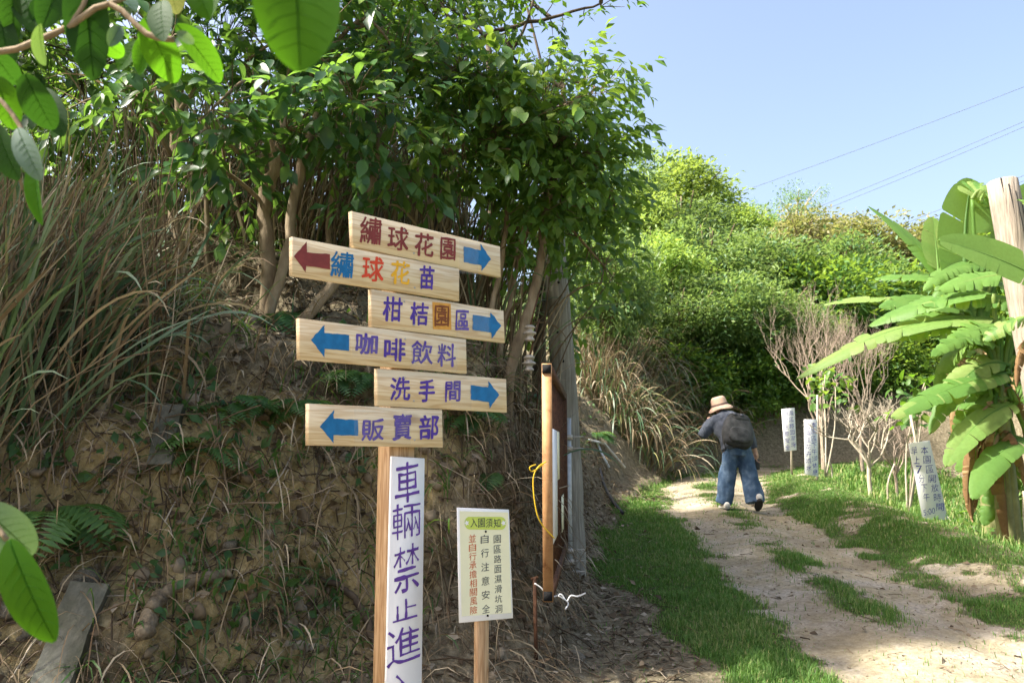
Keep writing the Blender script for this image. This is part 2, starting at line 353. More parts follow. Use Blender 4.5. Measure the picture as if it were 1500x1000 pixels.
def field(x, y):
    t, fy = bank_t(x, y); u = path_u(x, y)
    z = np.interp(y, [-60, 0, 5, 10, 16, 24, 100], [-2.5, 0, 0.37, 0.76, 1.15, 1.5, 3.0])
    p3 = np.stack([x, y, x * 0], 1)
    z = z - 0.035 * np.exp(-((np.abs(u) - 0.55) / 0.22) ** 2) * (y < 18) + 0.02 * np.exp(-(u / 0.2) ** 2)
    verge = sstep(0.85, 1.5, u)
    z = z + verge * 0.07 + 0.10 * np.exp(-((u - 1.55) / 0.45) ** 2) * sstep(5.5, 8.5, y) * (1 - sstep(13.5, 15.5, y))
    z = z - 0.4 * sstep(1.9, 3.0, u) * sstep(6.5, 9, y)
    z = z + 0.10 * fbm(p3 * 0.9) * sstep(0.5, 1.3, np.abs(u)) + 0.035 * fbm(p3 * 5, 3)
    tw = t + 0.55 * fbm(p3 * 1.1, 4) * sstep(0.1, 0.9, t)
    near = np.interp(tw, [0, 0.35, 0.75, 1.05, 1.3, 1.6, 2.3, 4, 8, 14, 30, 80], [0, 0.12, 0.36, 0.85, 1.5, 1.85, 2.2, 3.0, 4.6, 6.5, 10, 14])
    far = np.interp(tw, [0, 0.3, 0.7, 1.2, 2.2, 4, 8, 14, 30, 80], [0, 0.18, 0.75, 1.45, 2.2, 3.1, 4.4, 6.0, 9, 13])
    side = np.interp(tw, [0, 0.15, 0.35, 0.55, 0.8, 1.2, 2.2, 4, 8, 14, 30, 80], [0, 0.07, 0.38, 1.1, 1.75, 2.05, 2.45, 3.1, 4.6, 6.5, 10, 14])
    w = sstep(7.5, 10.0, fy); ws = sstep(3.6, 5.0, fy) * (1 - w)
    z = z + near * (1 - w - ws) + side * ws + far * w
    z = z + 0.22 * fbm(p3 * 2.3, 5) * sstep(0.2, 1.0, t)
    return z, t, u, fy
xs = np.concatenate([-np.geomspace(70, 4.2, 34), np.arange(-4.0, 4.4, 0.036), np.geomspace(4.45, 75, 60)])
ys = np.concatenate([np.array([-40, -25, -15, -9, -5, -3, -1.5, -0.5, 0.3, 0.8, 1.2, 1.5]), np.arange(1.7, 11, 0.04), np.geomspace(11.05, 20, 90), np.geomspace(20.3, 140, 45)])
GX, GY = np.meshgrid(xs, ys); gx, gy = GX.ravel(), GY.ravel()
gz, gt, gu, gfy = field(gx, gy)
V = np.stack([gx, gy, gz], 1)
# rough, lumpy cut face: push the bank in and out
cut = sstep(0.25, 0.8, gt) * (1 - sstep(2.2, 3.2, gt)) * (1 - sstep(14, 20, gy))
nz = fbm(V * np.array([2.2, 2.2, 2.6]) + 5, 5); nz2 = np.abs(fbm(V * 6.0 + 20, 4))
nz3 = np.abs(fbm(V * 13.0 + 7, 3)); V[:, 1] -= cut * (0.42 * nz + 0.2 * nz2 + 0.1 * nz3); V[:, 0] += cut * (0.3 * nz + 0.14 * nz2 + 0.06 * nz3)
lum = fbm(V * 1.3 + 3, 4)
fine = fbm(V * 7.0 + 90, 3); pd = 1 - sstep(0.72, 1.12, np.where(gu < 0, 0.22 - gu, gu + 0.10) + 0.45 * lum + 0.5 * fine)
mid = np.exp(-((gu - 0.02 - 0.25 * fbm(V * 1.1 + 15, 2)) / 0.2) ** 2) * sstep(5.0, 6.0, gy) * np.clip(0.62 + 2.6 * fbm(V * 1.9 + 9, 3), 0, 1.2)
dirt = np.clip(pd - 1.15 * np.clip(mid * (1 + 2.2 * fine), 0, 1), 0, 1) * (gy < 19.5) * sstep(0.05, -0.35, gt)
patch = sstep(0.05, 0.24, fbm(V * 1.4 + 31, 4) + 0.5 * fine) * sstep(0.8, 1.1, gu) * (1 - sstep(2.0, 2.5, gu))
dirt = np.clip(np.maximum(dirt, 0.85 * patch * (gt < -0.3)), 0, 1)
gl_ = np.interp(gy, [3.3, 4.3, 5.2, 6.5, 8], [1.75, 1.2, 0.95, 0.7, 0.5]) + 0.9 * lum
green = sstep(0.05, -0.15, gt - 0.1 + 0.7 * lum) * (1 - dirt) * sstep(-0.1, 0.15, gx - gl_)
green = green * np.clip(0.95 + 1.6 * fbm(V * 2.6 + 60, 3) + 0.35 * (gu < -0.9) - 0.25 * ((gu > 0.8) & (gu < 2.1)), 0, 1)
green = np.maximum(green, 0.7 * sstep(1.8, 3.0, gt) * sstep(8, 12, gfy))
clay = np.exp(-((gt - 1.0) / 0.55) ** 2) * (0.75 + 1.3 * fbm(V * 1.0 + 40, 3)) * (1 - sstep(7, 9, gy))
ny, nx = GX.shape
I = np.arange(nx * ny).reshape(ny, nx)
F = np.stack([I[:-1, :-1].ravel(), I[:-1, 1:].ravel(), I[1:, 1:].ravel(), I[1:, :-1].ravel()], 1)
GATT = dict(green=green, dirt=dirt, clay=np.clip(clay, 0, 1))
ground_me = mesh('ground', V, F, SOIL, smooth=True, attrs=GATT)
setp(put('ground', ground_me), 'sloping ground with a cut clay bank and grassy verges', 'ground', kind='structure')
# the worn path is a sheet of its own just above the ground
keep = (dirt[F].mean(1) > 0.55) & (np.abs(gu[F].mean(1)) < 1.3) & (gy[F].mean(1) > 0.5) & (gy[F].mean(1) < 19)
used, inv = np.unique(F[keep], return_inverse=True)
Vp = V[used].copy(); Vp[:, 2] += 0.005
put_path = put('path', mesh('path', Vp, inv.reshape(-1, 4), SOIL, smooth=True, attrs={k: a[used] for k, a in GATT.items()}))
setp(put_path, 'worn dirt and gravel double track curving uphill', 'path', kind='structure')

BV = BVHTree.FromPolygons([tuple(v) for v in V[:, :]], [tuple(f) for f in F])
def drop(x, y):
    h = BV.ray_cast(Vector((x, y, 60)), Vector((0, 0, -1)))
    return h[0] if h[0] is not None else Vector((x, y, 0))
def G(px, py, fallback=6):
    h = BV.ray_cast(Vector((0, 0, EYE)), ray(px, py).normalized())
    return (h[0], h[1]) if h[0] is not None else (P(px, py, fallback), Vector((0, 0, 1)))
# surface sampling weighted by area and by a mask on the vertices
FC = V[F].mean(1)
FA = np.linalg.norm(np.cross(V[F[:, 2]] - V[F[:, 0]], V[F[:, 3]] - V[F[:, 1]]), axis=1) / 2
FN = np.cross(V[F[:, 2]] - V[F[:, 0]], V[F[:, 3]] - V[F[:, 1]]); FN /= np.linalg.norm(FN, axis=1)[:, None] + 1e-12
def sample(n, w):
    """n points on the ground, w = weight of each face"""
    p = FA * w; p = p / p.sum(); k = RNG.choice(len(F), n, p=p)
    a, b = RNG.random(n), RNG.random(n)
    q = V[F[k]]
    pts = (q[:, 0] * ((1 - a) * (1 - b))[:, None] + q[:, 1] * (a * (1 - b))[:, None] + q[:, 2] * (a * b)[:, None] + q[:, 3] * ((1 - a) * b)[:, None])
    return pts, FN[k]
fx, fy_, ft, fu, fg, fd, ffy = FC[:, 0], FC[:, 1], gt[F].mean(1), gu[F].mean(1), green[F].mean(1), dirt[F].mean(1), gfy[F].mean(1)
INV = (np.abs(fx) < 0.70 * fy_ + 0.6) & (fy_ > 1.7)      # roughly what the lens takes in, with a margin

# ------------------------------------------------------------------ helpers: shapes
def unit(v):
    v = np.asarray(v, float); return v / (np.linalg.norm(v, axis=-1, keepdims=True) + 1e-12)
def tube_arrays(pts, radii, sides=6, cap=True):
    pts = np.asarray([tuple(p) for p in pts], float); n = len(pts)
    radii = np.full(n, radii, float) if np.isscalar(radii) else np.asarray(radii, float)
    tan = unit(np.gradient(pts, axis=0)); ref = np.array([0.0, 0, 1]) if abs(tan[0, 2]) < 0.9 else np.array([1.0, 0, 0])
    Vv = []; u = unit(np.cross(ref, tan[0]))
    for i in range(n):
        u = unit(u - tan[i] * np.dot(u, tan[i])); w = np.cross(tan[i], u)
        a = np.linspace(0, 2 * math.pi, sides, endpoint=False)
        Vv.append(pts[i] + radii[i] * (np.cos(a)[:, None] * u + np.sin(a)[:, None] * w))
    Vv = np.concatenate(Vv); Fv = []
    for i in range(n - 1):
        for k in range(sides):
            a, b = i * sides + k, i * sides + (k + 1) % sides
            Fv += [(a, b, b + sides), (a, b + sides, a + sides)]
    if cap:
        for k in range(1, sides - 1):
            Fv += [(0, k + 1, k), ((n - 1) * sides, (n - 1) * sides + k, (n - 1) * sides + k + 1)]
    return Vv, np.array(Fv)
class MB:
    """collects triangles of one part"""
    def __init__(s): s.V = []; s.F = []; s.A = []; s.n = 0
    def add(s, V_, F_, a=0.0):
        V_ = np.asarray(V_, float); F_ = np.asarray(F_)
        if F_.shape[1] == 4: F_ = np.concatenate([F_[:, [0, 1, 2]], F_[:, [0, 2, 3]]])
        s.V.append(V_); s.F.append(F_ + s.n); s.A.append(np.full(len(V_), a) if np.isscalar(a) else a); s.n += len(V_); return s
    def tube(s, pts, radii, sides=6, cap=True, a=0.0):
        return s.add(*tube_arrays(pts, radii, sides, cap), a)
    def box(s, c, size, rot=None):
        c = np.array(c, float); h = np.array(size, float) / 2
        v = np.array([[x, y, z] for x in (-1, 1) for y in (-1, 1) for z in (-1, 1)], float) * h
        if rot is not None: v = v @ np.array(rot).T
        return s.add(v + c, np.array([(0, 1, 3, 2), (4, 6, 7, 5), (0, 4, 5, 1), (2, 3, 7, 6), (0, 2, 6, 4), (1, 5, 7, 3)]))
    def build(s, name, m, smooth=False):
        return mesh(name, np.concatenate(s.V), np.concatenate(s.F), m, smooth, dict(rnd=np.concatenate(s.A)))
def bend(pts, n=10):
    return catmull(np.array([tuple(p) for p in pts], float), max(2, n // max(1, len(pts) - 1)))
def leaf_unit(nseg=2, w=0.5, fold=0.12, curl=0.15, peak=0.42, wav=0.0, pw=0.75):
    """leaf of length 1 along +Y, face up +Z"""
    vs = []; fs = []
    for i in range(nseg + 1):
        t = i / nseg if nseg < 10 else 0.5 - 0.5 * math.cos(math.pi * i / nseg)
        e = math.log(0.5) / math.log(peak)
        hw = w / 2 * max(0.02, math.sin(math.pi * t ** e)) ** pw
        z = -curl * t * t
        vs += [(-hw, t, z + fold * hw * 2 + wav * math.sin(7 * t)), (0, t, z), (hw, t, z + fold * hw * 2 - wav * math.sin(6 * t + 1))]
    for i in range(nseg):
        a = 3 * i
        fs += [(a, a + 1, a + 4, a + 3), (a + 1, a + 2, a + 5, a + 4)]
    return np.array(vs), np.array(fs)
def frames(axis, normal):
    """(n,3,3) matrices with columns x, y = axis, z = normal made square"""
    y = unit(axis); z = unit(normal - y * np.sum(normal * y, -1, keepdims=True)); x = np.cross(y, z)
    return np.stack([x, y, z], -1)
def scatter(mb, UV, UF, pos, R, sc, rnd):
    n = len(pos); k = len(UV)
    sc = np.asarray(sc, float); sc = sc[:, None] * np.ones(3) if sc.ndim == 1 else sc
    W = np.einsum('nij,nkj->nki', R, UV[None] * sc[:, None, :]) + pos[:, None, :]
    Fk = (UF[None] + (np.arange(n) * k)[:, None, None]).reshape(-1, UF.shape[1])
    mb.add(W.reshape(-1, 3), Fk, np.repeat(rnd, k)); return mb
def rdir(n):
    return unit(RNG.normal(size=(n, 3)))
LEAFU = [leaf_unit(7, 0.56, 0.16, 0.22, 0.45), leaf_unit(7, 0.5, 0.1, 0.1, 0.4, 0.02), leaf_unit(7, 0.66, 0.2, 0.3, 0.5, 0.02), leaf_unit(16, 0.56, 0.12, 0.16, 0.5, 0.008, 0.5)]
LEAFLOW = leaf_unit(2, 0.55, 0.14, 0.2, 0.5)
_lm = {}
def leaf_mesh(m, k):
    key = (m.name, k)
    if key not in _lm:
        v, f = LEAFU[k]; _lm[key] = mesh('leaf', v, f, m, smooth=True)
    return _lm[key]
def place_leaf(parent, m, pos, R, sc, k=None, name='leaf'):
    o = bpy.data.objects.new(name, leaf_mesh(m, random.randrange(3) if k is None else k)); col.objects.link(o)
    o.parent = parent
    sx = sc if np.isscalar(sc) else sc[0]; sy = sc if np.isscalar(sc) else sc[1]
    M = Matrix([[*(R[i] * np.array([sx, sy, sy])), pos[i]] for i in range(3)] + [[0, 0, 0, 1]])
    if parent.type == 'EMPTY': o.matrix_parent_inverse = Matrix.Translation(-Vector(parent.location))
    o.matrix_basis = M
    return o

# ------------------------------------------------------------------ writing
_gl = {}
def glyph(ch, bold, rough):
    """flat outline of one character from the built-in font, worked over so that it looks brushed: (verts 0..1, tris)"""
    key = (ch, bold, rough)
    if key in _gl: return _gl[key]
    cu = bpy.data.curves.new('character', 'FONT'); cu.body = ch; cu.size = 1; cu.resolution_u = 3
    o = bpy.data.objects.new('character', cu); col.objects.link(o)
    dg = bpy.context.evaluated_depsgraph_get(); me = bpy.data.meshes.new_from_object(o.evaluated_get(dg))
    bpy.data.objects.remove(o); bpy.data.curves.remove(cu)
    bm = bmesh.new(); bm.from_mesh(me); bpy.data.meshes.remove(me)
    bmesh.ops.triangulate(bm, faces=bm.faces)
    if rough > 0:
        for _ in range(3):
            ed = [e for e in bm.edges if e.calc_length() > 0.07]
            if not ed: break
            bmesh.ops.subdivide_edges(bm, edges=ed, cuts=1); bmesh.ops.triangulate(bm, faces=bm.faces)
    bm.verts.ensure_lookup_table(); bm.verts.index_update()
    v = np.array([x.co[:] for x in bm.verts]); f = [[x.index for x in fc.verts] for fc in bm.faces]
    nb = np.zeros((len(v), 3)); isb = np.zeros(len(v), bool)
    for e in bm.edges:
        if len(e.link_faces) == 1:
            fc = e.link_faces[0]; mid_ = (e.verts[0].co + e.verts[1].co) / 2
            dv = np.array(mid_ - fc.calc_center_median()); tn = np.array(e.verts[1].co - e.verts[0].co); nn = np.array([tn[1], -tn[0], 0])
            if np.dot(nn, dv) < 0: nn = -nn
            nn = nn / (np.linalg.norm(nn) + 1e-9)
            for q in e.verts: nb[q.index] += nn; isb[q.index] = True
    bm.free()
    lo, hi = v.min(0), v.max(0); ext = max(hi[0] - lo[0], hi[1] - lo[1])
    if rough > 0:
        ln = np.linalg.norm(nb, axis=1)[:, None]; nb = np.where(ln > 0, nb / np.maximum(ln, 1e-6), 0)
        sd = hash(ch) % 97 if False else sum(ord(c) for c in ch) % 97
        amp = fbm(v * 5 + sd, 2)[:, None] * rough * 2.4 + bold
        v = v + nb * amp * isb[:, None]
        v[:, 0] += rough * 1.2 * fbm(v * 2.2 + sd + 7, 2); v[:, 1] += rough * 1.2 * fbm(v * 2.2 + sd + 17, 2)
        v[:, 1] += 0.09 * (v[:, 0] - v[:, 0].mean())
    lo, hi = v.min(0), v.max(0)
    v = (v - lo) / np.maximum(hi - lo, 1e-6)
    asp = (hi[0] - lo[0]) / max(1e-6, hi[1] - lo[1])
    _gl[key] = (v[:, :2], f, asp); return _gl[key]

class Plane:
    """upright plane: origin o, horizontal direction a, up b, normal n facing the camera"""
    def __init__(s, o, a, b=(0, 0, 1)):
        s.o = Vector(o); s.a = Vector(a).normalized(); s.b = Vector(b).normalized(); s.n = s.a.cross(s.b).normalized()
    def hit(s, px, py):
        r = ray(px, py); c = Vector((0, 0, EYE)); t = (s.o - c).dot(s.n) / r.dot(s.n)
        q = c + r * t - s.o
        return np.array([q.dot(s.a), q.dot(s.b)])
    def w(s, st, off=0.0):
        return s.o + s.a * st[0] + s.b * st[1] + s.n * off
def slab(pl, quad, th, off=0.0, inset=0.0):
    """a board from four (s, t) corners TL TR BR BL; front face at off, thickness th behind it, slightly rounded arrises"""
    mb = MB(); q = np.array(quad, float); c = q.mean(0)
    e = 0.0025
    qi = q + (c - q) / np.linalg.norm(c - q, axis=1)[:, None] * e * 1.4
    rows = [(qi, off), (q, off - e), (q, off - th + e), (qi, off - th)]
    vs = [pl.w(p, o_) for r_, o_ in rows for p in r_]
    fs = [(3, 2, 1, 0), (12, 13, 14, 15)]
    for r_ in range(3):
        for k in range(4):
            a, b = r_ * 4 + k, r_ * 4 + (k + 1) % 4
            fs.append((a, b, b + 4, a + 4))
    return mb.add([tuple(v) for v in vs], np.array(fs))
def flat(pl, pts, off):
    """flat polygon mesh (pts in plane coordinates) as triangles via bmesh"""
    me = bpy.data.meshes.new('flat'); me.from_pydata([tuple(pl.w(p, off)) for p in pts], [], [list(range(len(pts)))]); me.update()
    return me
def write(pl, ch, pxc, pyc, wpx, hpx, m, parent, off, bold=0.0, rough=0.0, tilt=0.0, name='painted_character'):
    v, f, asp = glyph(ch, bold, rough)
    c = pl.hit(pxc, pyc)
    sw = abs(pl.hit(pxc + wpx / 2, pyc)[0] - pl.hit(pxc - wpx / 2, pyc)[0]); sh = abs(pl.hit(pxc, pyc - hpx / 2)[1] - pl.hit(pxc, pyc + hpx / 2)[1])
    ct, st_ = math.cos(tilt), math.sin(tilt)
    pts = []
    for p in v:
        x, y = (p[0] - 0.5) * sw, (p[1] - 0.5) * sh
        pts.append(tuple(pl.w((c[0] + x * ct - y * st_, c[1] + x * st_ + y * ct), off)))
    me = bpy.data.meshes.new(name); me.from_pydata(pts, [], f); me.update(); me.materials.append(m)
    return put(name, me, None, parent)

# ================================================================== SIGNPOST
DIRS = Vector((0.731, 0.682, 0))
SP = Plane(P(596, 660, 2.92), DIRS)
base = SP.w((0, -2.0)); base = drop(base.x, base.y)
signpost = thing('direction_signpost', 'wooden signpost with six arrow boards and a tall white board, foreground', 'signpost', base)
boards = [
    ([(515, 309), (733, 361), (734, 406), (517, 361)], 0.000, 'top board with maroon lettering and a blue arrow pointing right'),
    ([(427, 347), (672, 394), (672, 441), (427, 403)], 0.005, 'second board with a maroon arrow and four differently coloured characters'),
    ([(544, 423), (738, 455), (740, 502), (544, 478)], 0.000, 'third board with purple lettering, one brown character and a blue arrow'),
    ([(437, 466), (682, 497), (683, 547), (438, 526)], 0.005, 'fourth board with a blue arrow pointing left and four purple characters'),
    ([(553, 539), (742, 555), (743, 604), (553, 594)], 0.000, 'fifth board with three purple characters and a blue arrow pointing right'),
    ([(451, 591), (647, 600), (648, 655), (451, 652)], 0.005, 'bottom board with a blue arrow pointing left and three purple characters'),
]
texts = [
    [('繡', 543, 338, 32, 42, 'paint_maroon'), ('球', 583, 349, 31, 36, 'paint_maroon'), ('花', 621, 359, 28, 36, 'paint_maroon'), ('園', 656, 365, 23, 35, 'paint_maroon')],
    [('繡', 500, 388, 34, 40, 'paint_blue'), ('球', 545, 394, 32, 38, 'paint_red'), ('花', 585, 400, 28, 36, 'paint_yellow'), ('苗', 624, 407, 22, 36, 'paint_purple')],
    [('柑', 575, 453, 29, 38, 'paint_purple'), ('桔', 614, 460, 27, 36, 'paint_purple'), ('園', 647, 463, 22, 33, 'paint_brown'), ('區', 677, 469, 20, 32, 'paint_purple')],
    [('咖', 536, 504, 33, 32, 'paint_purple'), ('啡', 577, 512, 32, 34, 'paint_purple'), ('飲', 617, 517, 32, 36, 'paint_purple'), ('料', 653, 520, 27, 36, 'paint_purple')],
    [('洗', 586, 569, 30, 36, 'paint_purple'), ('手', 625, 572, 24, 35, 'paint_purple'), ('間', 663, 573, 23, 33, 'paint_purple')],
    [('販', 545, 629, 33, 34, 'paint_purple'), ('賣', 588, 626, 28, 40, 'paint_purple'), ('部', 627, 626, 29, 36, 'paint_purple')],
]
arrows = [
    ([(679, 361), (704, 367), (704, 357), (719, 380), (705, 397), (705, 389), (679, 384)], 'paint_blue'),
    ([(429, 376), (448, 354), (448, 370), (482, 373), (482, 395), (447, 390), (447, 400)], 'paint_maroon'),
    ([(692, 461), (718, 465), (718, 457), (734, 477), (720, 496), (719, 487), (692, 483)], 'paint_blue'),
    ([(454, 498), (474, 476), (474, 488), (510, 491), (510, 514), (474, 511), (474, 524)], 'paint_blue'),
    ([(689, 564), (715, 567), (715, 558), (731, 578), (717, 598), (716, 589), (689, 585)], 'paint_blue'),
    ([(467, 625), (488, 600), (487, 613), (523, 615), (523, 638), (487, 637), (487, 649)], 'paint_blue'),
]
tapes = [[(672, 352, 700, 400)], [], [(668, 448, 716, 494)], [(514, 492, 560, 524), (600, 505, 668, 542)], [(660, 556, 690, 596)], [(517, 600, 600, 648)]]
for (quad, off, lab), tx, (ar, am), tp in zip(boards, texts, arrows, tapes):
    o = put('board', slab(SP, [SP.hit(*q) for q in quad], 0.024, off).build('board', PINE), None, signpost); o['label'] = lab
    for ch, x, y, w, h, m in tx:
        if m == 'paint_brown':
            pq = [(x - 14, y - 21), (x + 13, y - 18), (x + 14, y + 20), (x - 13, y + 19)]
            put('paint_patch', flat(SP, [SP.hit(*p) for p in pq], off + 0.0010), MAT['paint_orange'], o)
        write(SP, ch, x, y, w, h, MAT[m], o, off + 0.0018, bold=0.019, rough=0.03, tilt=-0.02)
    pts = []
    for i in range(len(ar)):
        a, b = np.array(ar[i], float), np.array(ar[(i + 1) % len(ar)], float)
        for k in range(6):
            q = a + (b - a) * k / 6
            if k: q = q + RNG.normal(size=2) * 0.35
            pts.append(SP.hit(*q))
    put('arrow', flat(SP, pts[::-1], off + 0.0018), MAT[am], o)
    for (x0, y0, x1, y1) in tp:
        put('clear_tape', flat(SP, [SP.hit(x0, y1), SP.hit(x1, y1 + 3), SP.hit(x1, y0 + 3), SP.hit(x0, y0)], off + 0.0030), MAT['clear_tape'], o)
    for (qx, qy) in ((592, None), (606, None)):
        x0 = (quad[0][0] + quad[1][0]) / 2
        yt = quad[0][1] + (quad[1][1] - quad[0][1]) * (qx - quad[0][0]) / (quad[1][0] - quad[0][0])
        yb = quad[3][1] + (quad[2][1] - quad[3][1]) * (qx - quad[0][0]) / (quad[1][0] - quad[0][0])
        q = SP.hit(qx, yt + (yb - yt) * (0.2 if qx < 600 else 0.82)); nm = MB()
        nm.tube([SP.w(q, off - 0.004), SP.w(q, off + 0.0022)], 0.0035, 8); put('nail', nm.build('nail', STEEL), None, o)
# post and its tall white board
s0 = SP.hit(577, 660)[0]; s1 = SP.hit(613, 660)[0]; pw = s1 - s0
ztop = SP.hit(596, 345)[1]; zbot = -(SP.o.z - base.z) - 0.35
put('post', slab(SP, [(s0, ztop), (s1, ztop), (s1, zbot), (s0, zbot)], 0.075, -0.026).build('post', PINE_V), None, signpost)
wq = [(s0 + 0.000, SP.hit(578, 668)[1]), (SP.hit(625, 671)[0], SP.hit(625, 671)[1]), (SP.hit(621, 1000)[0], zbot + 0.32), (SP.hit(568, 1000)[0], zbot + 0.32)]
wb = put('white_board', slab(SP, wq, 0.012, -0.012).build('white_board', MAT['white_board']), None, signpost); wb['label'] = 'tall white board with purple brushed characters'
for ch, x, y, w, h in [('車', 599, 706, 36, 60), ('輛', 598, 763, 42, 52), ('禁', 598, 832, 38, 72), ('止', 596, 893, 36, 32), ('進', 594, 946, 50, 56), ('入', 592, 1014, 44, 56)]:
    write(SP, ch, x, y, w, h, MAT['paint_violet'], wb, -0.0102, bold=-0.004, rough=0.03, tilt=0.03)

# ================================================================== NOTICE
NP = Plane(P(711, 830, 3.0), DIRS)
nb = NP.w((0, -1)); nb = drop(nb.x, nb.y)
notice = thing('notice_sign', 'small yellow printed notice on a thin wooden stake beside the signpost', 'notice', nb)
nq = [NP.hit(*q) for q in [(670, 743), (746, 746), (752, 905), (673, 912)]]
panel = put('panel', slab(NP, nq, 0.006).build('panel', MAT['notice_border']), None, notice)
iq = [NP.hit(*q) for q in [(673, 748), (744, 750), (749, 897), (676, 902)]]
put('printed_sheet', flat(NP, iq[::-1], 0.0010), MAT['notice_sheet'], panel)
pill = []
for k in range(24):
    a = 2 * math.pi * k / 24; cx = 733 if math.cos(a) > 0 else 688
    pill.append(NP.hit(cx + 8 * math.cos(a), 765.5 + (0.5 if cx > 700 else 0) - 9.5 * math.sin(a)))
put('title_band', flat(NP, pill, 0.0018), MAT['notice_pill'], panel)
for k, ch in enumerate('入園須知'): write(NP, ch, 693.5 + 11.3 * k, 765 + 0.2 * k, 10, 13, MAT['print_dark'], panel, 0.0026, bold=0.008, name='printed_character')
for cx in (683, 737):
    fl = [NP.hit(cx + (4.0 if k % 2 else 2.0) * math.cos(math.pi * k / 5), 765.5 + (4.6 if k % 2 else 2.3) * math.sin(math.pi * k / 5)) for k in range(10)]
    put('printed_flower', flat(NP, fl[::-1], 0.0026), MAT['notice_border'], panel)
for s, x, y0, st, w, h, m in [('園區路面濕滑坑洞', 728, 789, 14.6, 10.5, 11.5, 'print_dark'), ('自行注意安全', 709.5, 789, 20.4, 11.5, 12.5, 'print_dark'), ('並自行承擔相關風險', 691.5, 788, 13.1, 10.5, 11.5, 'print_red')]:
    for k, ch in enumerate(s): write(NP, ch, x + 0.28 * k * st / 14, y0 + k * st, w, h, MAT[m], panel, 0.0018, bold=0.008, name='printed_character')
for (x, y) in ((711, 778), (714, 901)):
    mb = MB(); q = NP.hit(x, y); mb.tube([NP.w(q, -0.004), NP.w(q, 0.004)], 0.004, 8); put('bolt', mb.build('bolt', MAT['black_hollow']), None, panel)
sa, sb = NP.hit(703, 905)[0], NP.hit(718, 905)[0]
put('stake', slab(NP, [(sa, NP.hit(710, 800)[1]), (sb, NP.hit(710, 800)[1]), (sb, -(NP.o.z - nb.z) - 0.2), (sa, -(NP.o.z - nb.z) - 0.2)], 0.025, -0.0075).build('stake', PINE_V), None, notice)

# ================================================================== POLE, GATE
pb = drop(0.43, 6.62)
pole = thing('utility_pole', 'weathered grey wooden pole with bolt holes behind the rusty gate', 'pole', pb)
ptop = P(806, 300, 6.62); ptop.y = 6.62
pt = [Vector((pb.x + 0.06, 6.62, pb.z - 0.3)), Vector((pb.x + 0.02, 6.62, pb.z + 1.0)), Vector((P(818, 450, 6.62).x, 6.62, P(818, 450, 6.62).z)), Vector((P(810, 330, 6.62).x, 6.62, P(810, 330, 6.62).z)), Vector((P(805, 180, 6.62).x, 6.62, P(805, 180, 6.62).z))]
mb = MB(); pp = bend(pt, 32); mb.tube(pp, np.linspace(0.118, 0.085, len(pp)) * (1 + 0.03 * RNG.normal(size=len(pp))), 20)
put('shaft', mb.build('shaft', POLEW, True), None, pole)
for k in range(12):
    q = pp[int(4 + k * 2.0) % len(pp)]; mb = MB(); ang = -1.2 + 0.5 * ((k * 37) % 5) / 5
    dv = Vector((math.sin(ang + 0.9), -math.cos(ang + 0.9), 0)); c = Vector(q) + dv * 0.098
    mb.tube([c - dv * 0.02, c + dv * 0.006], 0.011, 8); put('bolt_hole', mb.build('bolt_hole', MAT['black_hollow']), None, pole)
pipe = MB(); px_ = P(832, 700, 6.42).x
zt, zb = P(827, 612, 6.4).z, P(827, 872, 6.4).z
pipe.tube([(px_, 6.42, zb), (px_, 6.42, zt)], 0.03, 12)
hp = put('hinge_pipe', pipe.build('hinge_pipe', STEEL, True), None, pole)
for yy in (640, 657, 806, 822, 838):
    mb = MB(); z_ = P(827, yy, 6.42).z; mb.tube([(px_, 6.42, z_ - 0.02), (px_, 6.42, z_ + 0.02)], 0.042, 12); mb.tube([(px_, 6.42, z_), (px_ + 0.13, 6.45, z_ + 0.004)], 0.006, 5)
    put('clamp', mb.build('clamp', MAT['porcelain'], True), None, hp)

ga = P(802, 700, 4.15); gb = Vector((px_ - 0.035, 6.33, 0)); zt, zb = P(797, 533, 4.15).z, P(805, 880, 4.15).z
gate = thing('steel_gate', 'rusty orange square-tube gate standing open and seen edge-on', 'gate', Vector((gb.x, gb.y, drop(gb.x, gb.y).z)))
gd = (Vector((gb.x, gb.y, 0)) - Vector((ga.x, ga.y, 0))); gl = gd.length; gd.normalize(); gn = Vector((gd.y, -gd.x, 0))
Rg = np.array([[gn.x, gd.x, 0], [gn.y, gd.y, 0], [0, 0, 1]])
def gbox(name, s, z, ls, lz, m, th=0.05, off=0.0, parent=None):
    c = Vector((ga.x, ga.y, 0)) + gd * s + gn * off; mb = MB(); mb.box((c.x, c.y, z), (th, ls, lz), Rg)
    return put(name, mb.build(name, m), None, parent or gate)
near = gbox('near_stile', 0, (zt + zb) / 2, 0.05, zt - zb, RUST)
for z_ in (zt, zb): gbox('tube_end', -0.027, z_ + (-0.028 if z_ == zt else 0.028), 0.006, 0.046, MAT['black_hollow'], 0.046, parent=near)  # black plates stand for the shade inside the open tubes
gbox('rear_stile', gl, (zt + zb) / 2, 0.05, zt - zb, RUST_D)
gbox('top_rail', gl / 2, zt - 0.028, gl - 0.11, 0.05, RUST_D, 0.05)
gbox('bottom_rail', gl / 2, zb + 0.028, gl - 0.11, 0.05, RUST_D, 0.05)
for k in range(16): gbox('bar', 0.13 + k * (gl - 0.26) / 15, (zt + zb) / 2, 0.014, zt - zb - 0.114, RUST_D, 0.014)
gbox('poster', 0.52, zb + 0.56, 0.52, 0.62, MAT['white_board'], 0.003, 0.012)
gbox('poster', 1.55, zb + 0.32, 0.34, 0.24, MAT['notice_sheet'], 0.003, 0.012)
gbox('poster', 0.98, zb + 0.72, 0.24, 0.3, MAT['notice_sheet'], 0.003, 0.012)
w = P(795, 672, 4.1)
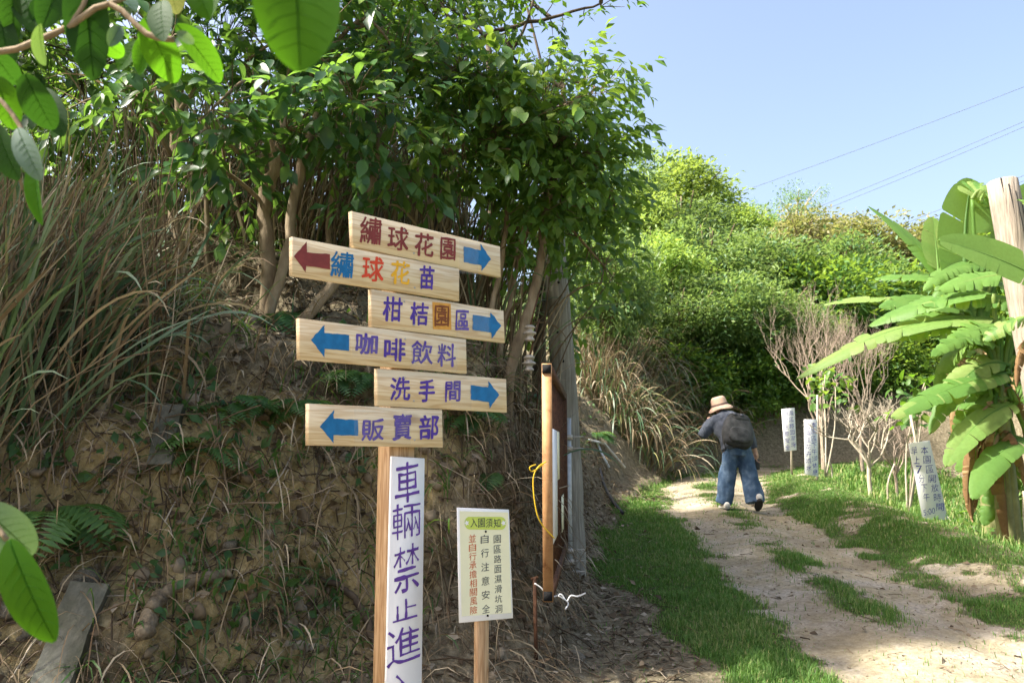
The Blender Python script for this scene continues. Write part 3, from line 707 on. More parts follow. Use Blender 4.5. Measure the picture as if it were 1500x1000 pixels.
cord = MB(); cord.tube(bend([P(800, 676, 4.1), P(788, 684, 4.08), P(781, 702, 4.07), P(784, 740, 4.07), P(792, 765, 4.08), P(812, 788, 4.12)], 30), 0.0035, 5)
cord.tube(bend([P(796, 680, 4.1), P(780, 690, 4.06), P(776, 684, 4.05), P(785, 680, 4.06)], 15), 0.003, 5)
setp(put('yellow_cord', cord.build('yellow_cord', MAT['yellow_cord'], True)), 'loose yellow cord hanging from the gate', 'cord')
cord = MB(); wz = [(783, 854), (792, 860), (800, 868), (812, 873), (822, 870), (830, 880), (836, 872), (846, 873), (858, 868)]
cord.tube(bend([P(x, y, 4.22) for x, y in wz], 40), 0.004, 5); cord.tube(bend([P(818, 872, 4.2), P(832, 882, 4.22), P(828, 892, 4.2)], 12), 0.004, 5)
setp(put('white_cord', cord.build('white_cord', MAT['white_cord'], True)), 'tangled white wire at the lower corner of the gate', 'wire')
sb_ = G(786, 965)[0]; mb = MB(); tp_ = P(783, 845, sb_.y - 0.02); mb.tube([sb_ - Vector((0, 0, 0.1)), tp_], 0.011, 7)
mb.tube([tp_ + Vector((-.02, 0, -.01)), tp_ + Vector((.02, 0, .0))], 0.008, 6)
setp(put('rebar_stake', mb.build('rebar_stake', RUST_D)), 'thin rusty iron rod stuck in the ground below the gate', 'stake')
for (x, y, d, lab) in ((775, 533, 5.1, 'lower porcelain insulator beside the gate top'), (776, 489, 5.1, 'upper porcelain insulator hanging among the stems')):
    c = P(x, y, d); t = thing('insulator', lab, 'insulator', c, 'porcelain insulators'); k = 0.6 if y < 500 else 1.0
    prof = [(0.0, 0.06), (0.02, 0.058), (0.036, 0.045), (0.036, 0.038), (0.02, 0.032), (0.02, 0.02), (0.042, 0.01), (0.045, 0.0), (0.03, -0.006), (0.02, -0.02), (0.032, -0.035), (0.03, -0.045), (0.0, -0.05)]
    mb = MB(); mb.tube([c + Vector((0, 0, z_)) for r_, z_ in prof], [max(r_, 0.001) for r_, z_ in prof], 16); put('shell', mb.build('shell', MAT['porcelain'], True), None, t)
    mb = MB(); mb.tube([c + Vector((0, 0, 0.04)), c + Vector((0.03, 0.02, 0.16)), c + Vector((0.07, 0.05, 0.3))], 0.006, 6); put('hanger', mb.build('hanger', RUST_D), None, t)

# ================================================================== HANDWRITTEN SIGNS ON THE RIGHT
def handsign(quad, d, label, cols, stake, name='handwritten_sign'):
    o0 = P((quad[3][0] + quad[2][0]) / 2, (quad[3][1] + quad[2][1]) / 2, d); g0 = drop(o0.x, o0.y)
    t = thing(name, label, 'sign', g0, 'handwritten white signs along the verge')
    pl = Plane(o0, (0.97, 0.24, 0)); q = [pl.hit(*k) for k in quad]
    low = g0.z - o0.z
    b = put('panel', slab(pl, q, 0.008).build('panel', MAT['white_board']), None, t)
    for s, x0, y0, x1, y1, w, h in cols:
        n = len(s)
        for k, ch in enumerate(s):
            f_ = k / max(1, n - 1); write(pl, ch, x0 + (x1 - x0) * f_, y0 + (y1 - y0) * f_, w, h, MAT['marker_blue'], b, 0.002, bold=-0.008, rough=0.03, tilt=random.uniform(-.1, .1))
    (sx, sy), (ex, ey) = stake
    a_ = pl.w(pl.hit(sx, sy), -0.03); e_ = pl.w(pl.hit(ex, ey), -0.03); e_ = e_ + (e_ - a_).normalized() * 0.35
    mb = MB(); mb.tube([a_, e_], [0.016, 0.02], 8); put('stake', mb.build('stake', BARK_P), None, t)
    return t
dC = G(1372, 768)[0].y; 
handsign([(1331, 649), (1362, 645), (1389, 760), (1353, 766)], 9.1, 'large tilted white sign with blue handwriting in front of the banana plants',
         [('本園區開放時間', 1354, 659, 1377, 742, 11, 12), ('早上7分下午', 1339, 660, 1357, 728, 9, 12), (['5:00'], 1361, 749, 1361, 749, 17, 10)], ((1333, 590), (1370, 768)))
handsign([(1178, 614), (1197, 614), (1199, 698), (1179, 694)], 12.6, 'narrow white sign with blue handwriting, between the walker and the bare tree',
         [(['本', '園', '區', '下', '午', '5:00', '休', '息'], 1191.5, 622, 1194, 691, 7.5, 8.5), ('公園區花卉噴水', 1183, 624, 1185, 685, 7.5, 8.5)], ((1199, 578), (1199, 700)))
handsign([(1145, 599), (1164, 597), (1167, 659), (1149, 661)], 13.6, 'short white sign with blue handwriting, nearest to the dark wood',
         [('園區路面濕滑', 1158.5, 605, 1162, 651, 7, 7.5), ('自行注意安全', 1150, 605, 1154, 655, 7, 7.5)], ((1160, 600), (1161, 672)))
# ================================================================== VEGETATION: generators
def project(p):
    """world points (n,3) -> photo pixel x, y, depth"""
    p = np.asarray(p, float); x = p[:, 0]; y = p[:, 1]; z = p[:, 2] - EYE
    f = y * CT + z * ST; up = -y * ST + z * CT
    return 750 + FPX * x / f, 500 - FPX * up / f, f
def in_ells(ells, n):
    """n points spread through ellipsoids given as (px, py, d, rx px, ry px, rd m), denser towards the rim"""
    w = np.array([e[3] * e[4] * e[5] * e[2] ** 2 for e in ells], float); k = RNG.choice(len(ells), n, p=w / w.sum())
    E = np.array([[*P(e[0], e[1], e[2]), e[3] * mpp(e[2]), e[5], e[4] * mpp(e[2])] for e in ells])[k]
    d = rdir(n) * (RNG.random(n) ** 0.45)[:, None]
    return E[:, :3] + d * E[:, 3:], d, k
def broadleaf(name, label, trunks, ells, nspray, per, size, m, bark, nparts=300, group=None, lowleaf=None, spread=1.0, cat='tree', droop=0.45):
    """tree: trunk polylines in pixels + depth, crown sprays in ellipsoids; the leaves that show largest are parts"""
    polys = []
    for pts, r0, r1, sides in trunks:
        q = np.array([tuple(P(*p)) for p in pts]); g0 = drop(q[0, 0], q[0, 1])
        if q[0, 2] > g0.z - 0.05: q = np.vstack([[q[0, 0], q[0, 1], g0.z - 0.12], q])
        c = catmull(q, 6); polys.append((c, np.linspace(r0, r1, len(c)), sides))
    base = Vector(polys[0][0][0]); base.z = drop(base.x, base.y).z
    t = thing(name, label, cat, base, group)
    for c, r, sides in polys:
        mb = MB(); c = c + RNG.normal(size=c.shape) * 0.006; mb.tube(c, r, sides); put('trunk', mb.build('trunk', bark, True), None, t)
    # limbs to the crown lobes, twigs to the sprays
    allp = np.concatenate([p[len(p) // 3:] for p, _, _ in polys]); tw = MB(); nodesP = [allp]
    for e in ells:
        c = np.array(P(e[0], e[1], e[2])); j = np.argmin(np.linalg.norm(allp - c, axis=1)); a = allp[j]
        midp = (a + c) / 2 + np.array([0, 0, 0.15]) + RNG.normal(size=3) * 0.12
        lp = bend([a, midp, c], 12); tw.tube(lp, np.linspace(0.018, 0.007, len(lp)), 5); nodesP.append(lp[3:])
    allp = np.concatenate(nodesP)
    sp, sd, _ = in_ells(ells, nspray)
    ok = sp[:, 2] < 6.2 - 1.14 * sp[:, 0]; sp, sd = sp[ok], sd[ok]; nspray = len(sp)      # crowns trimmed to a slant so sun reaches bananas while the path stays shaded
    pos = []; ax = []; nm = []; rn = []
    for i in range(nspray):
        j = np.argmin(np.linalg.norm(allp - sp[i], axis=1)); a = allp[j]; v = sp[i] - a; L_ = np.linalg.norm(v)
        if L_ > 0.12:
            st = sp[i] - v / L_ * min(L_, 0.9); tw.tube([st, (st + sp[i]) / 2 + RNG.normal(size=3) * 0.04 * min(L_, 0.9), sp[i]], [0.005, 0.004, 0.002], 3, False)
        h = unit(np.array([sd[i, 0], sd[i, 1] * 0.8 - 0.25, 0.15 * sd[i, 2] - 0.25]) + RNG.normal(size=3) * 0.5)
        Ls = size * per * 0.33; side = unit(np.cross(h, [0, 0, 1])); b = RNG.random()
        for q in range(per):
            f_ = (q + 0.5) / per; s_ = 1 if q % 2 else -1
            pos.append(sp[i] + h * Ls * f_ - np.array([0, 0, 0.12 * Ls * f_ * f_]) + RNG.normal(size=3) * 0.012)
            ax.append(h * (0.35 + 0.8 * f_) + side * s_ * (1.05 - 0.75 * f_) + np.array([0, 0, -droop]) + RNG.normal(size=3) * 0.28)
            nm.append(np.array([0, -0.25, 1.0]) + RNG.normal(size=3) * 0.42); rn.append((b * 0.5 + RNG.random() * 0.5))
    pos, ax, nm, rn = np.array(pos), np.array(ax), np.array(nm), np.array(rn)
    put('twigs', tw.build('twigs', bark), None, t)['kind'] = 'stuff'
    R = frames(ax, nm); sc = size * RNG.uniform(0.6, 1.25, len(pos))
    px, py, f = project(pos); vis = (px > 0) & (px < 1500) & (py > 0) & (py < 1000)
    rank = np.where(vis, f - 6 * sc, 1e6); order = np.argsort(rank); nP = min(nparts, int(vis.sum()))
    for j in order[:nP]: place_leaf(t, m, pos[j], R[j], sc[j])
    rest = order[nP:]
    mb = MB(); scatter(mb, *LEAFLOW, pos[rest], R[rest], sc[rest], rn[rest]); put('crown', mb.build('crown', m), None, t)['kind'] = 'stuff'
    return t
def ribbon(b, d0, L_, w, droop, n=7, tw=0.0, side=None):
    """grass blade: starts at b in direction d0 and bends over"""
    d = unit(d0).copy(); p = np.array(b, float); rows = [p.copy()]; ds = [d.copy()]
    for i in range(n):
        p = p + d * L_ / n; rows.append(p.copy()); d = unit(d + np.array([0, 0, -droop * (i + 1) / n])); ds.append(d.copy())
    rows = np.array(rows); ds = np.array(ds)
    sd = unit(np.cross(ds, np.array([0.0, 0.0, 1.0])) + 1e-6) if side is None else np.repeat(unit(side)[None], n + 1, 0)
    a = tw * np.linspace(0, 1, n + 1)[:, None]; nn = np.cross(sd, ds); sd = sd * np.cos(a) + nn * np.sin(a)
    hw = (w / 2 * np.minimum(1, 3.0 * (1 - np.linspace(0, 1, n + 1) ** 2.2)))[:, None]; hw[-1] = 0.0004
    Vv = np.concatenate([rows - sd * hw, rows + sd * hw]); i = np.arange(n)
    return Vv, np.stack([i, i + 1, i + n + 2, i + n + 1], 1)
def grass_clump(name, label, base, nb, ns, H, lean, mats, nparts=40, spread=0.25, droop=0.5, wid=0.016, group=None, stalk_r=0.004, plume=0):
    """tussock: nb bent blades (green or dry) and ns straight dry stalks; the largest few are parts of their own"""
    t = thing(name, label, 'grass clump', base, group); lean = np.array(lean, float); b0 = np.array(base)
    acc = {k: MB() for k in mats}; sb = MB()
    for i in range(nb):
        r = np.clip(RNG.normal(size=2), -1.5, 1.5) * spread; b = b0 + np.array([r[0], r[1], 0]); b[2] = drop(b[0], b[1]).z - 0.02
        d = lean + np.array([RNG.normal() * 0.27 + r[0] * 0.6, RNG.normal() * 0.25 + r[1] * 0.6, 1.0]); k = mats[RNG.integers(len(mats))]
        vv, ff = ribbon(b, d, H * RNG.uniform(0.55, 1.15), wid * RNG.uniform(0.5, 1.3), droop * RNG.uniform(0.2, 1.7), 11, RNG.normal() * 0.9)
        if i < nparts:
            mb = MB(); mb.add(vv, ff, RNG.random()); put('blade', mb.build('blade', MAT[k]), None, t)
        else: acc[k].add(vv, ff, RNG.random())
    for i in range(ns):
        r = np.clip(RNG.normal(size=2), -1.5, 1.5) * spread; b = b0 + np.array([r[0], r[1], 0]); b[2] = drop(b[0], b[1]).z - 0.02
        d = unit(lean * 1.1 + np.array([RNG.normal() * 0.24, RNG.normal() * 0.2, 1.0])); L_ = H * RNG.uniform(0.6, 1.2)
        c = [b, b + d * L_ * 0.5 + RNG.normal(size=3) * 0.03, b + d * L_ + np.array([lean[0] * 0.2, lean[1] * 0.2, -0.06]) * L_]
        mb = MB() if i < nparts // 2 else sb
        mb.tube(c, [stalk_r * RNG.uniform(0.8, 1.5), stalk_r, stalk_r * 0.5], 4, False, RNG.random())
        if i < nparts // 2: put('stalk', mb.build('stalk', MAT['blade_dry']), None, t)
        if i < plume:
            pm = MB(); tip = np.array(c[-1])
            for q in range(40):
                vv, ff = ribbon(tip - d * 0.3 * RNG.random(), d * 1.2 + RNG.normal(size=3) * 0.35, RNG.uniform(0.08, 0.22), 0.005, 0.5, 3); pm.add(vv, ff, 0.8 + 0.2 * RNG.random())
            put('plume', pm.build('plume', MAT['blade_dry']), None, t)['kind'] = 'stuff'
    for k, a in acc.items():
        if a.n: put('foliage', a.build('foliage', MAT[k]), None, t)['kind'] = 'stuff'
    if sb.n: put('dry_stalks', sb.build('dry_stalks', MAT['blade_dry']), None, t)['kind'] = 'stuff'
    return t

# ================================================================== LEFT BANK: trees and thickets
broadleaf('broadleaf_tree', 'many-stemmed dark broadleaf tree on the bank, left of the signpost boards',
    [([(392, 505, 4.75), (395, 400, 4.75), (388, 300, 4.8), (405, 240, 4.8), (425, 140, 4.9), (440, 0, 5.0)], 0.05, 0.03, 10),
     ([(384, 498, 4.7), (420, 370, 4.7), (438, 260, 4.75), (470, 140, 4.85), (490, -30, 5)], 0.036, 0.022, 8),
     ([(350, 537, 4.5), (420, 490, 4.6), (490, 415, 4.75), (530, 330, 4.9), (560, 200, 5.0)], 0.04, 0.028, 8),
     ([(270, 505, 4.8), (268, 420, 4.8), (255, 300, 4.9), (262, 120, 5)], 0.042, 0.03, 8),
     ([(312, 500, 4.9), (303, 380, 4.9), (302, 250, 5)], 0.022, 0.014, 7),
     ([(480, 500, 5.1), (482, 330, 5.1), (492, 250, 5.1), (500, 100, 5.2)], 0.02, 0.014, 7)],
    [(420, 190, 4.6, 100, 70, 0.4), (520, 150, 4.6, 110, 110, 0.5), (560, 240, 4.7, 70, 70, 0.4), (360, 90, 4.9, 100, 70, 0.5), (470, 40, 4.9, 140, 70, 0.6), (590, 90, 4.9, 100, 90, 0.5),
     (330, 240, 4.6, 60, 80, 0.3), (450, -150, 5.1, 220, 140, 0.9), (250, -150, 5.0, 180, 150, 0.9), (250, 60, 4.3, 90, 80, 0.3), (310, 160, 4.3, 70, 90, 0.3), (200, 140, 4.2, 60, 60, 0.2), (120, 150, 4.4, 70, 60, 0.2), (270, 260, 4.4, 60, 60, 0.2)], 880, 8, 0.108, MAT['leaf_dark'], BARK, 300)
broadleaf('broadleaf_tree', 'bright backlit broadleaf tree arching over the utility pole, against the sky', 
    [([(745, 562, 5.3), (770, 470, 5.35), (790, 390, 5.4), (800, 310, 5.45), (820, 220, 5.5), (825, 120, 5.6)], 0.045, 0.02, 10),
     ([(712, 565, 5.4), (715, 480, 5.4), (735, 380, 5.4), (745, 250, 5.5), (730, 120, 5.6)], 0.024, 0.014, 7),
     ([(722, 570, 5.5), (742, 470, 5.5), (775, 330, 5.6), (850, 200, 5.7)], 0.024, 0.012, 7)],
    [(800, 160, 5.3, 110, 90, 0.6), (860, 230, 5.5, 60, 90, 0.5), (880, 130, 5.6, 50, 50, 0.4), (740, 190, 5.2, 80, 110, 0.5), (820, 300, 5.5, 90, 70, 0.5), (885, 390, 5.9, 40, 55, 0.3), (680, 110, 5.1, 80, 80, 0.5),
     (650, 220, 5.0, 60, 80, 0.4), (760, 330, 5.6, 60, 70, 0.4), (900, 300, 5.7, 25, 60, 0.3)], 660, 8, 0.098, MAT['leaf_mid'], BARK, 300)
broadleaf('broadleaf_tree', 'fresh green leafy tree reaching across the top of the picture to the sky', 
    [([(600, 520, 6.2), (620, 380, 6.2), (640, 240, 6.2), (660, 120, 6.2), (700, 60, 6.1), (790, 30, 6.0), (880, 5, 5.9)], 0.05, 0.008, 8),
     ([(640, 240, 6.2), (690, 130, 6.1), (760, 60, 6.0), (790, -40, 6.0)], 0.02, 0.01, 6)],
    [(700, 40, 6.0, 70, 50, 0.5), (800, 20, 5.9, 80, 40, 0.4), (880, 10, 5.9, 50, 25, 0.3), (640, 150, 6.0, 50, 70, 0.5), (760, 100, 6.2, 50, 40, 0.4), (740, -80, 6.2, 140, 90, 0.8), (600, -20, 6.3, 120, 90, 0.8), (540, 60, 6.0, 90, 60, 0.5)], 460, 7, 0.072, MAT['leaf_fresh'], BARK_D, 200)
backs = [
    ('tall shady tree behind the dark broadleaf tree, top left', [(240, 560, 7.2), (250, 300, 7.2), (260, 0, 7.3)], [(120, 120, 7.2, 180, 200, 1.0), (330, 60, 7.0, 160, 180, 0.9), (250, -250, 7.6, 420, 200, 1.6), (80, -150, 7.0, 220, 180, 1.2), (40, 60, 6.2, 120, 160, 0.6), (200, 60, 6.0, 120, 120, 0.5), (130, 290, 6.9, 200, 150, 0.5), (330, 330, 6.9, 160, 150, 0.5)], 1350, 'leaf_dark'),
    ('tall shady tree directly behind the six arrow boards', [(560, 540, 7.4), (555, 300, 7.4), (560, 0, 7.5)], [(520, 110, 7.2, 140, 190, 1.0), (600, 260, 7.0, 110, 110, 0.7), (640, 0, 7.3, 130, 130, 0.9), (520, -260, 7.8, 380, 220, 1.8), (460, 60, 6.4, 120, 120, 0.5), (500, 340, 7.0, 140, 140, 0.5), (660, 380, 7.2, 120, 130, 0.5)], 1300, 'leaf_mid'),
    ('dense tree behind the utility pole with its crown against the sky', [(790, 520, 8.8), (800, 350, 8.8), (800, 120, 8.9)], [(770, 230, 8.6, 120, 130, 1.1), (830, 340, 8.6, 75, 110, 0.9), (800, 440, 8.6, 80, 60, 0.7), (820, 120, 8.8, 70, 60, 0.8), (700, -150, 9.0, 170, 160, 1.4)], 800, 'leaf_mid'),
    ('tall unseen tree added for shade farther along the bank, behind the pole tree', [(720, 520, 11.2), (720, 300, 11.2), (715, 60, 11.3)], [(700, 120, 11.0, 150, 170, 1.6), (790, 260, 11.2, 80, 130, 1.3), (640, -60, 11.2, 170, 120, 1.6), (760, 40, 11.4, 90, 60, 1.2)], 420, 'leaf_mid'),  # hidden behind its neighbour, added to cast shade on path and walker
    ('dense low tree closing the view behind the silvergrass, far left', [(80, 480, 8.6), (85, 350, 8.6), (90, 200, 8.6)], [(60, 260, 8.5, 190, 160, 0.9), (200, 180, 8.4, 150, 130, 0.8), (-60, 120, 8.4, 160, 150, 0.9)], 800, 'leaf_mid'),
    ('dense low tree closing the view behind the leaning stems', [(400, 480, 8.8), (405, 350, 8.8), (410, 200, 8.8)], [(360, 280, 8.7, 170, 150, 0.9), (520, 220, 8.6, 150, 160, 0.9), (620, 330, 8.8, 110, 130, 0.8)], 800, 'leaf_dark'),
    ('tall tree beyond the left picture edge, added to shade the silvergrass and signpost', [(-200, 500, 5.2), (-260, 100, 5.2), (-300, -300, 5.3)], [(-180, -60, 5.2, 240, 200, 1.2), (-420, -100, 5.2, 300, 300, 1.6), (60, -330, 5.4, 300, 170, 1.2), (-300, 150, 4.8, 160, 150, 0.9), (-780, -850, 2.3, 620, 600, 1.1), (-700, -450, 3.3, 400, 400, 1.0)], 1900, 'leaf_dark'),  # mostly out of view; crown lobes placed along the sun rays for shade
]
for lab, tr, el, n, m in backs:
    broadleaf('shade_tree', lab, [(tr, 0.09, 0.04, 8)], el, n, 9, 0.115, MAT[m], BARK_D, 60, group='shade trees standing on top of the bank')
# silvergrass on the left, dry cane thickets behind the boards
def gp(px, py): return G(px, py)[0]
clumps = [((-20, 550), 170, 70, 1.1, (0.25, -0.05), 0.2, 'big silvergrass clump leaning right at the left picture edge'),
          ((100, 550), 190, 60, 0.9, (0.24, -0.08), 0.3, 'silvergrass clump with long arching blue-green blades beside the dark tree'),
          ((40, 430), 160, 50, 0.95, (0.12, -0.1), 0.2, 'upper silvergrass clump behind the others on the left slope'),
          ((-110, 610), 100, 80, 1.15, (0.35, 0.0), 0.22, 'dry reddish silvergrass clump cut by the left picture edge'),
          ((215, 515), 40, 40, 0.9, (0.05, -0.1), 0.3, 'thin silvergrass clump between the leaning tree stems')]
for (q, nb_, ns_, H, ln, dr, lab) in clumps:
    grass_clump('silvergrass_clump', lab, gp(*q), nb_, ns_, H, (ln[0], ln[1], 0), ['blade_green', 'blade_green', 'blade_dry'], 60, 0.15, dr, 0.014, 'silvergrass clumps on the left bank')
for (x, d, lab) in ((470, 6.0, 'dry cane thicket behind the left ends of the arrow boards'), (600, 6.2, 'dry cane thicket in the middle behind the arrow boards'), (690, 6.0, 'dry cane thicket showing right of the top arrow board'), (640, 7.2, 'sparse cane thicket farther back behind the arrow boards'), (370, 6.0, 'dry cane thicket in the dark behind the broadleaf stems'), (250, 6.2, 'dry cane thicket in the dark, far left')):
    X = (x - 750) / FPX * d
    grass_clump('cane_thicket', lab, drop(X, d), 60, 110, 1.4, (0.10, 0.0, 0), ['blade_dry', 'blade_dry', 'blade_green'], 30, 0.3, 0.3, 0.014, 'cane thickets behind the signpost', 0.006)
for (x, y, lab, pl_) in ((915, 615, 'straw-coloured silvergrass clump just right of the utility pole', 3), (930, 580, 'pale silvergrass clump with drooping straw on the far bank', 4), (985, 590, 'straw silvergrass clump where the bank bends behind the walker', 2), (880, 500, 'tall plumed silvergrass clump behind the utility pole', 5), (890, 580, 'straw clump hanging low beside the foot of the pole', 0), (955, 545, 'straw clump in the middle of the far bank', 2), (900, 545, 'dense straw clump above the plastic pipes', 2), (1010, 580, 'straw clump nearest the walker\'s elbow', 0), (960, 500, 'green-tinged straw clump under the yellow-green bush', 2), (935, 490, 'tall plumed silvergrass clump on the upper far bank', 4)):
    grass_clump('silvergrass_clump', lab, gp(x, y), 650, 70, 1.3 + 0.5 * (y < 550), (0.08, -0.15, 0), ['blade_dry', 'blade_dry', 'blade_green'], 30, 0.5, 0.55, 0.018, 'silvergrass clumps on the far bank', plume=pl_)

# ================================================================== overhanging twig close to the lens
d0 = 0.95
tb = thing('overhanging_branch', 'out-of-focus branch of large rounded green leaves hanging into the top left', 'branch', P(-120, 60, d0))
for pts, r in (([(-120, 60, d0), (0, 76, d0), (60, 57, d0), (100, 40, d0), (160, 6, d0), (215, 50, d0), (255, 58, d0)], 0.004), ([(100, 40, d0), (125, 0, d0), (130, -60, d0)], 0.003), ([(-120, 60, d0), (-20, 130, d0), (20, 170, d0), (60, 240, d0)], 0.003), ([(160, 6, d0), (260, -30, d0), (430, -70, 0.7)], 0.003)):
    mb = MB(); mb.tube(bend([P(*p) for p in pts], 20), r, 6); put('twig', mb.build('twig', BARK, True), None, tb)
lv = [(432, -75, 438, 84, 132, .62, 'leaf_near'), (122, -50, 132, 108, 66, .95, 'leaf_near_dark'), (212, 26, 256, 120, 54, .95, 'leaf_near'), (258, 36, 330, 113, 60, .93, 'leaf_near'), (225, 50, 192, 108, 38, .97, 'leaf_near'),
      (236, 2, 234, 50, 42, .9, 'leaf_near_dark'), (282, -40, 300, 22, 44, .97, 'leaf_near'), (318, -30, 300, 20, 34, 1.0, 'leaf_near'), (176, 38, 162, 64, 22, .93, 'leaf_bluish'), (58, 36, 56, 90, 34, .9, 'leaf_bluish'), (258, 48, 286, 62, 18, .9, 'leaf_bluish'),
      (20, -40, 12, 62, 40, 1.0, 'leaf_near_dark'), (-10, 110, 22, 182, 44, 1.0, 'leaf_near'), (36, 108, 74, 192, 52, .95, 'leaf_near_dark'), (-5, 182, 16, 262, 52, .97, 'leaf_near_dark'), (26, 188, 52, 258, 36, .9, 'leaf_bluish'), (54, 232, 46, 330, 50, .93, 'leaf_near'),
      (-15, 70, 24, 128, 44, 1.0, 'leaf_near_dark'), (90, -30, 62, 34, 44, .97, 'leaf_near_dark'), (46, 30, 92, -10, 40, 1.02, 'leaf_near_dark'), (150, 60, 182, 82, 30, 1.0, 'leaf_near'), (30, -30, 44, 40, 46, 1.03, 'leaf_near_dark'), (0, 20, 10, 95, 44, 1.04, 'leaf_near_dark'), (60, 130, 88, 190, 40, 1.05, 'leaf_near_dark'), (160, -20, 200, 6, 36, 1.0, 'leaf_bluish'), (205, 60, 170, 98, 32, 1.05, 'leaf_near'), (240, -50, 258, 18, 44, 1.05, 'leaf_hill_yellow')]
def hangleaf(par, x0, y0, x1, y1, w, d, m, k=None):
    a = np.array(P(x0, y0, d)); b = np.array(P(x1, y1, d + random.uniform(-.03, .05))); L_ = np.linalg.norm(b - a); ax = (b - a) / L_
    nrm = unit(np.array([0, -1.0, 0.4]) + RNG.normal(size=3) * 0.3)
    R = frames(ax[None], nrm[None])[0]
    o = place_leaf(par, MAT[m], a, R, (w * mpp(d) / 0.56, L_), 3)
    o['label'] = 'large leaf close to the lens'
    if 'rib' not in _lm:
        mb = MB(); mb.tube([(0, t_, -0.16 * t_ * t_ + 0.002) for t_ in np.linspace(0.0, 0.96, 12)], np.linspace(0.009, 0.003, 12), 5)
        for k in range(1, 7):
            for s_ in (-1, 1):
                y0 = 0.1 + 0.115 * k; mb.tube([(0, y0, -0.16 * y0 * y0 + 0.002), (s_ * 0.12, y0 + 0.07, -0.16 * (y0 + .07) ** 2 + 0.12 * 0.24 + 0.003), (s_ * 0.21, y0 + 0.15, -0.16 * (y0 + .15) ** 2 + 0.12 * 0.42)], [0.0026, 0.002, 0.001], 4)
        _lm['rib'] = mb.build('veins', MAT['leaf_near'])
    v_ = bpy.data.objects.new('veins', _lm['rib']); col.objects.link(v_); v_.parent = o
for a in lv: hangleaf(tb, *a)
tb2 = thing('overhanging_branch', 'low hanging pair of leaves at the left picture edge, near the concrete beam', 'branch', P(-60, 760, 0.95))
mb = MB(); mb.tube(bend([P(-80, 700, .95), P(-30, 740, .95), P(10, 790, .95)], 10), 0.003, 6); put('twig', mb.build('twig', BARK, True), None, tb2)
hangleaf(tb2, -30, 738, 48, 812, 60, .95, 'leaf_bluish', 0); hangleaf(tb2, 14, 790, 66, 942, 62, .93, 'leaf_near', 2)

# ================================================================== HILLSIDE: trees copied from a few kinds
def crown_mesh(m, ncl, per, lsz, asp, seed, spreadc=0.17, flatz=1.0):
    rg = np.random.default_rng(seed); d = unit(rg.normal(size=(ncl, 3))); r = rg.random(ncl) ** 0.35
    lob = unit(rg.normal(size=(9, 3))); bump = 0.72 + 0.36 * np.max(np.clip(d @ lob.T, 0, 1) ** 6, axis=1)
    c = d * (r * bump)[:, None]; c[:, 2] *= flatz
    n = ncl * per; pos = np.repeat(c, per, 0) + rg.normal(size=(n, 3)) * spreadc * np.array([1, 1, 0.6])
    ax = unit(pos + rg.normal(size=(n, 3)) * 0.9 + np.array([0, 0, -0.2])); nm = rg.normal(size=(n, 3)) * 0.6 + np.array([0, 0, 1.0])
    U = (np.array([[0, 0, 0], [asp / 2, 0.45, 0.04], [0, 1, -0.1], [-asp / 2, 0.45, 0.04]]), np.array([(0, 1, 2, 3)]))
    rnd = np.repeat(rg.random(ncl), per) * 0.45 + rg.random(n) * 0.55
    mb = MB(); scatter(mb, U[0], U[1], pos, frames(ax, nm), lsz * rg.uniform(0.6, 1.3, n), rnd)
    return mb.build('crown', m)
def limb_mesh(m, seed):
    rg = np.random.default_rng(seed); mb = MB()
    for k in range(11):
        d = unit(rg.normal(size=3) + np.array([0, 0, 0.7])); e = d * rg.uniform(0.6, 0.95)
        mb.tube(bend([(0, 0, -0.75 + 0.04 * k), (d * 0.3 + np.array([0, 0, -0.25])), e], 8), np.linspace(0.035, 0.006, 9), 5)
    return mb.build('limb', m)
KIND = {'fine': (crown_mesh(MAT['leaf_hill'], 170, 60, 0.10, 0.32, 1, 0.13), limb_mesh(BARK, 1)), 'fine2': (crown_mesh(MAT['leaf_hill'], 170, 60, 0.10, 0.36, 2, 0.14), limb_mesh(BARK, 2)),
        'bright': (crown_mesh(MAT['leaf_hill_bright'], 170, 60, 0.095, 0.42, 3, 0.12, 0.95), limb_mesh(BARK_D, 3)), 'yellow': (crown_mesh(MAT['leaf_hill_yellow'], 200, 50, 0.085, 0.5, 4, 0.14), limb_mesh(BARK, 4)),
        'wispy': (crown_mesh(MAT['leaf_hill'], 46, 60, 0.09, 0.3, 5, 0.13), limb_mesh(BARK_P, 5)), 'dark': (crown_mesh(MAT['leaf_mid'], 170, 55, 0.115, 0.45, 6, 0.16), limb_mesh(BARK_D, 6))}
def hilltree(kind, px, py, d, r, sq, label, rot=0.0, group='trees on the wooded hillside'):
    c = P(px, py, d); g0 = drop(c.x, c.y); t = thing('hillside_tree', label, 'tree', Vector((c.x, c.y, g0.z)), group)
    h = max(0.3, c.z - g0.z); rz = r * sq
    cm, lm = KIND[kind]
    for nm_, me_ in (('crown', cm), ('limb', lm)):
        o = bpy.data.objects.new(nm_, me_); col.objects.link(o); o.parent = t; o.location = (0, 0, h); o.scale = (r, r, rz); o.rotation_euler = (0, 0, rot)
        if nm_ == 'crown': o['kind'] = 'stuff'
    mb = MB(); top = max(0.2, h - 0.7 * rz); mb.tube(bend([(0, 0, -0.3), (0.06 * r, 0.03, top * 0.5), (0, 0, top)], 8), np.linspace(0.075 * r, 0.045 * r, 9), 8)
    o = put('trunk', mb.build('trunk', BARK, True), None, t, True)
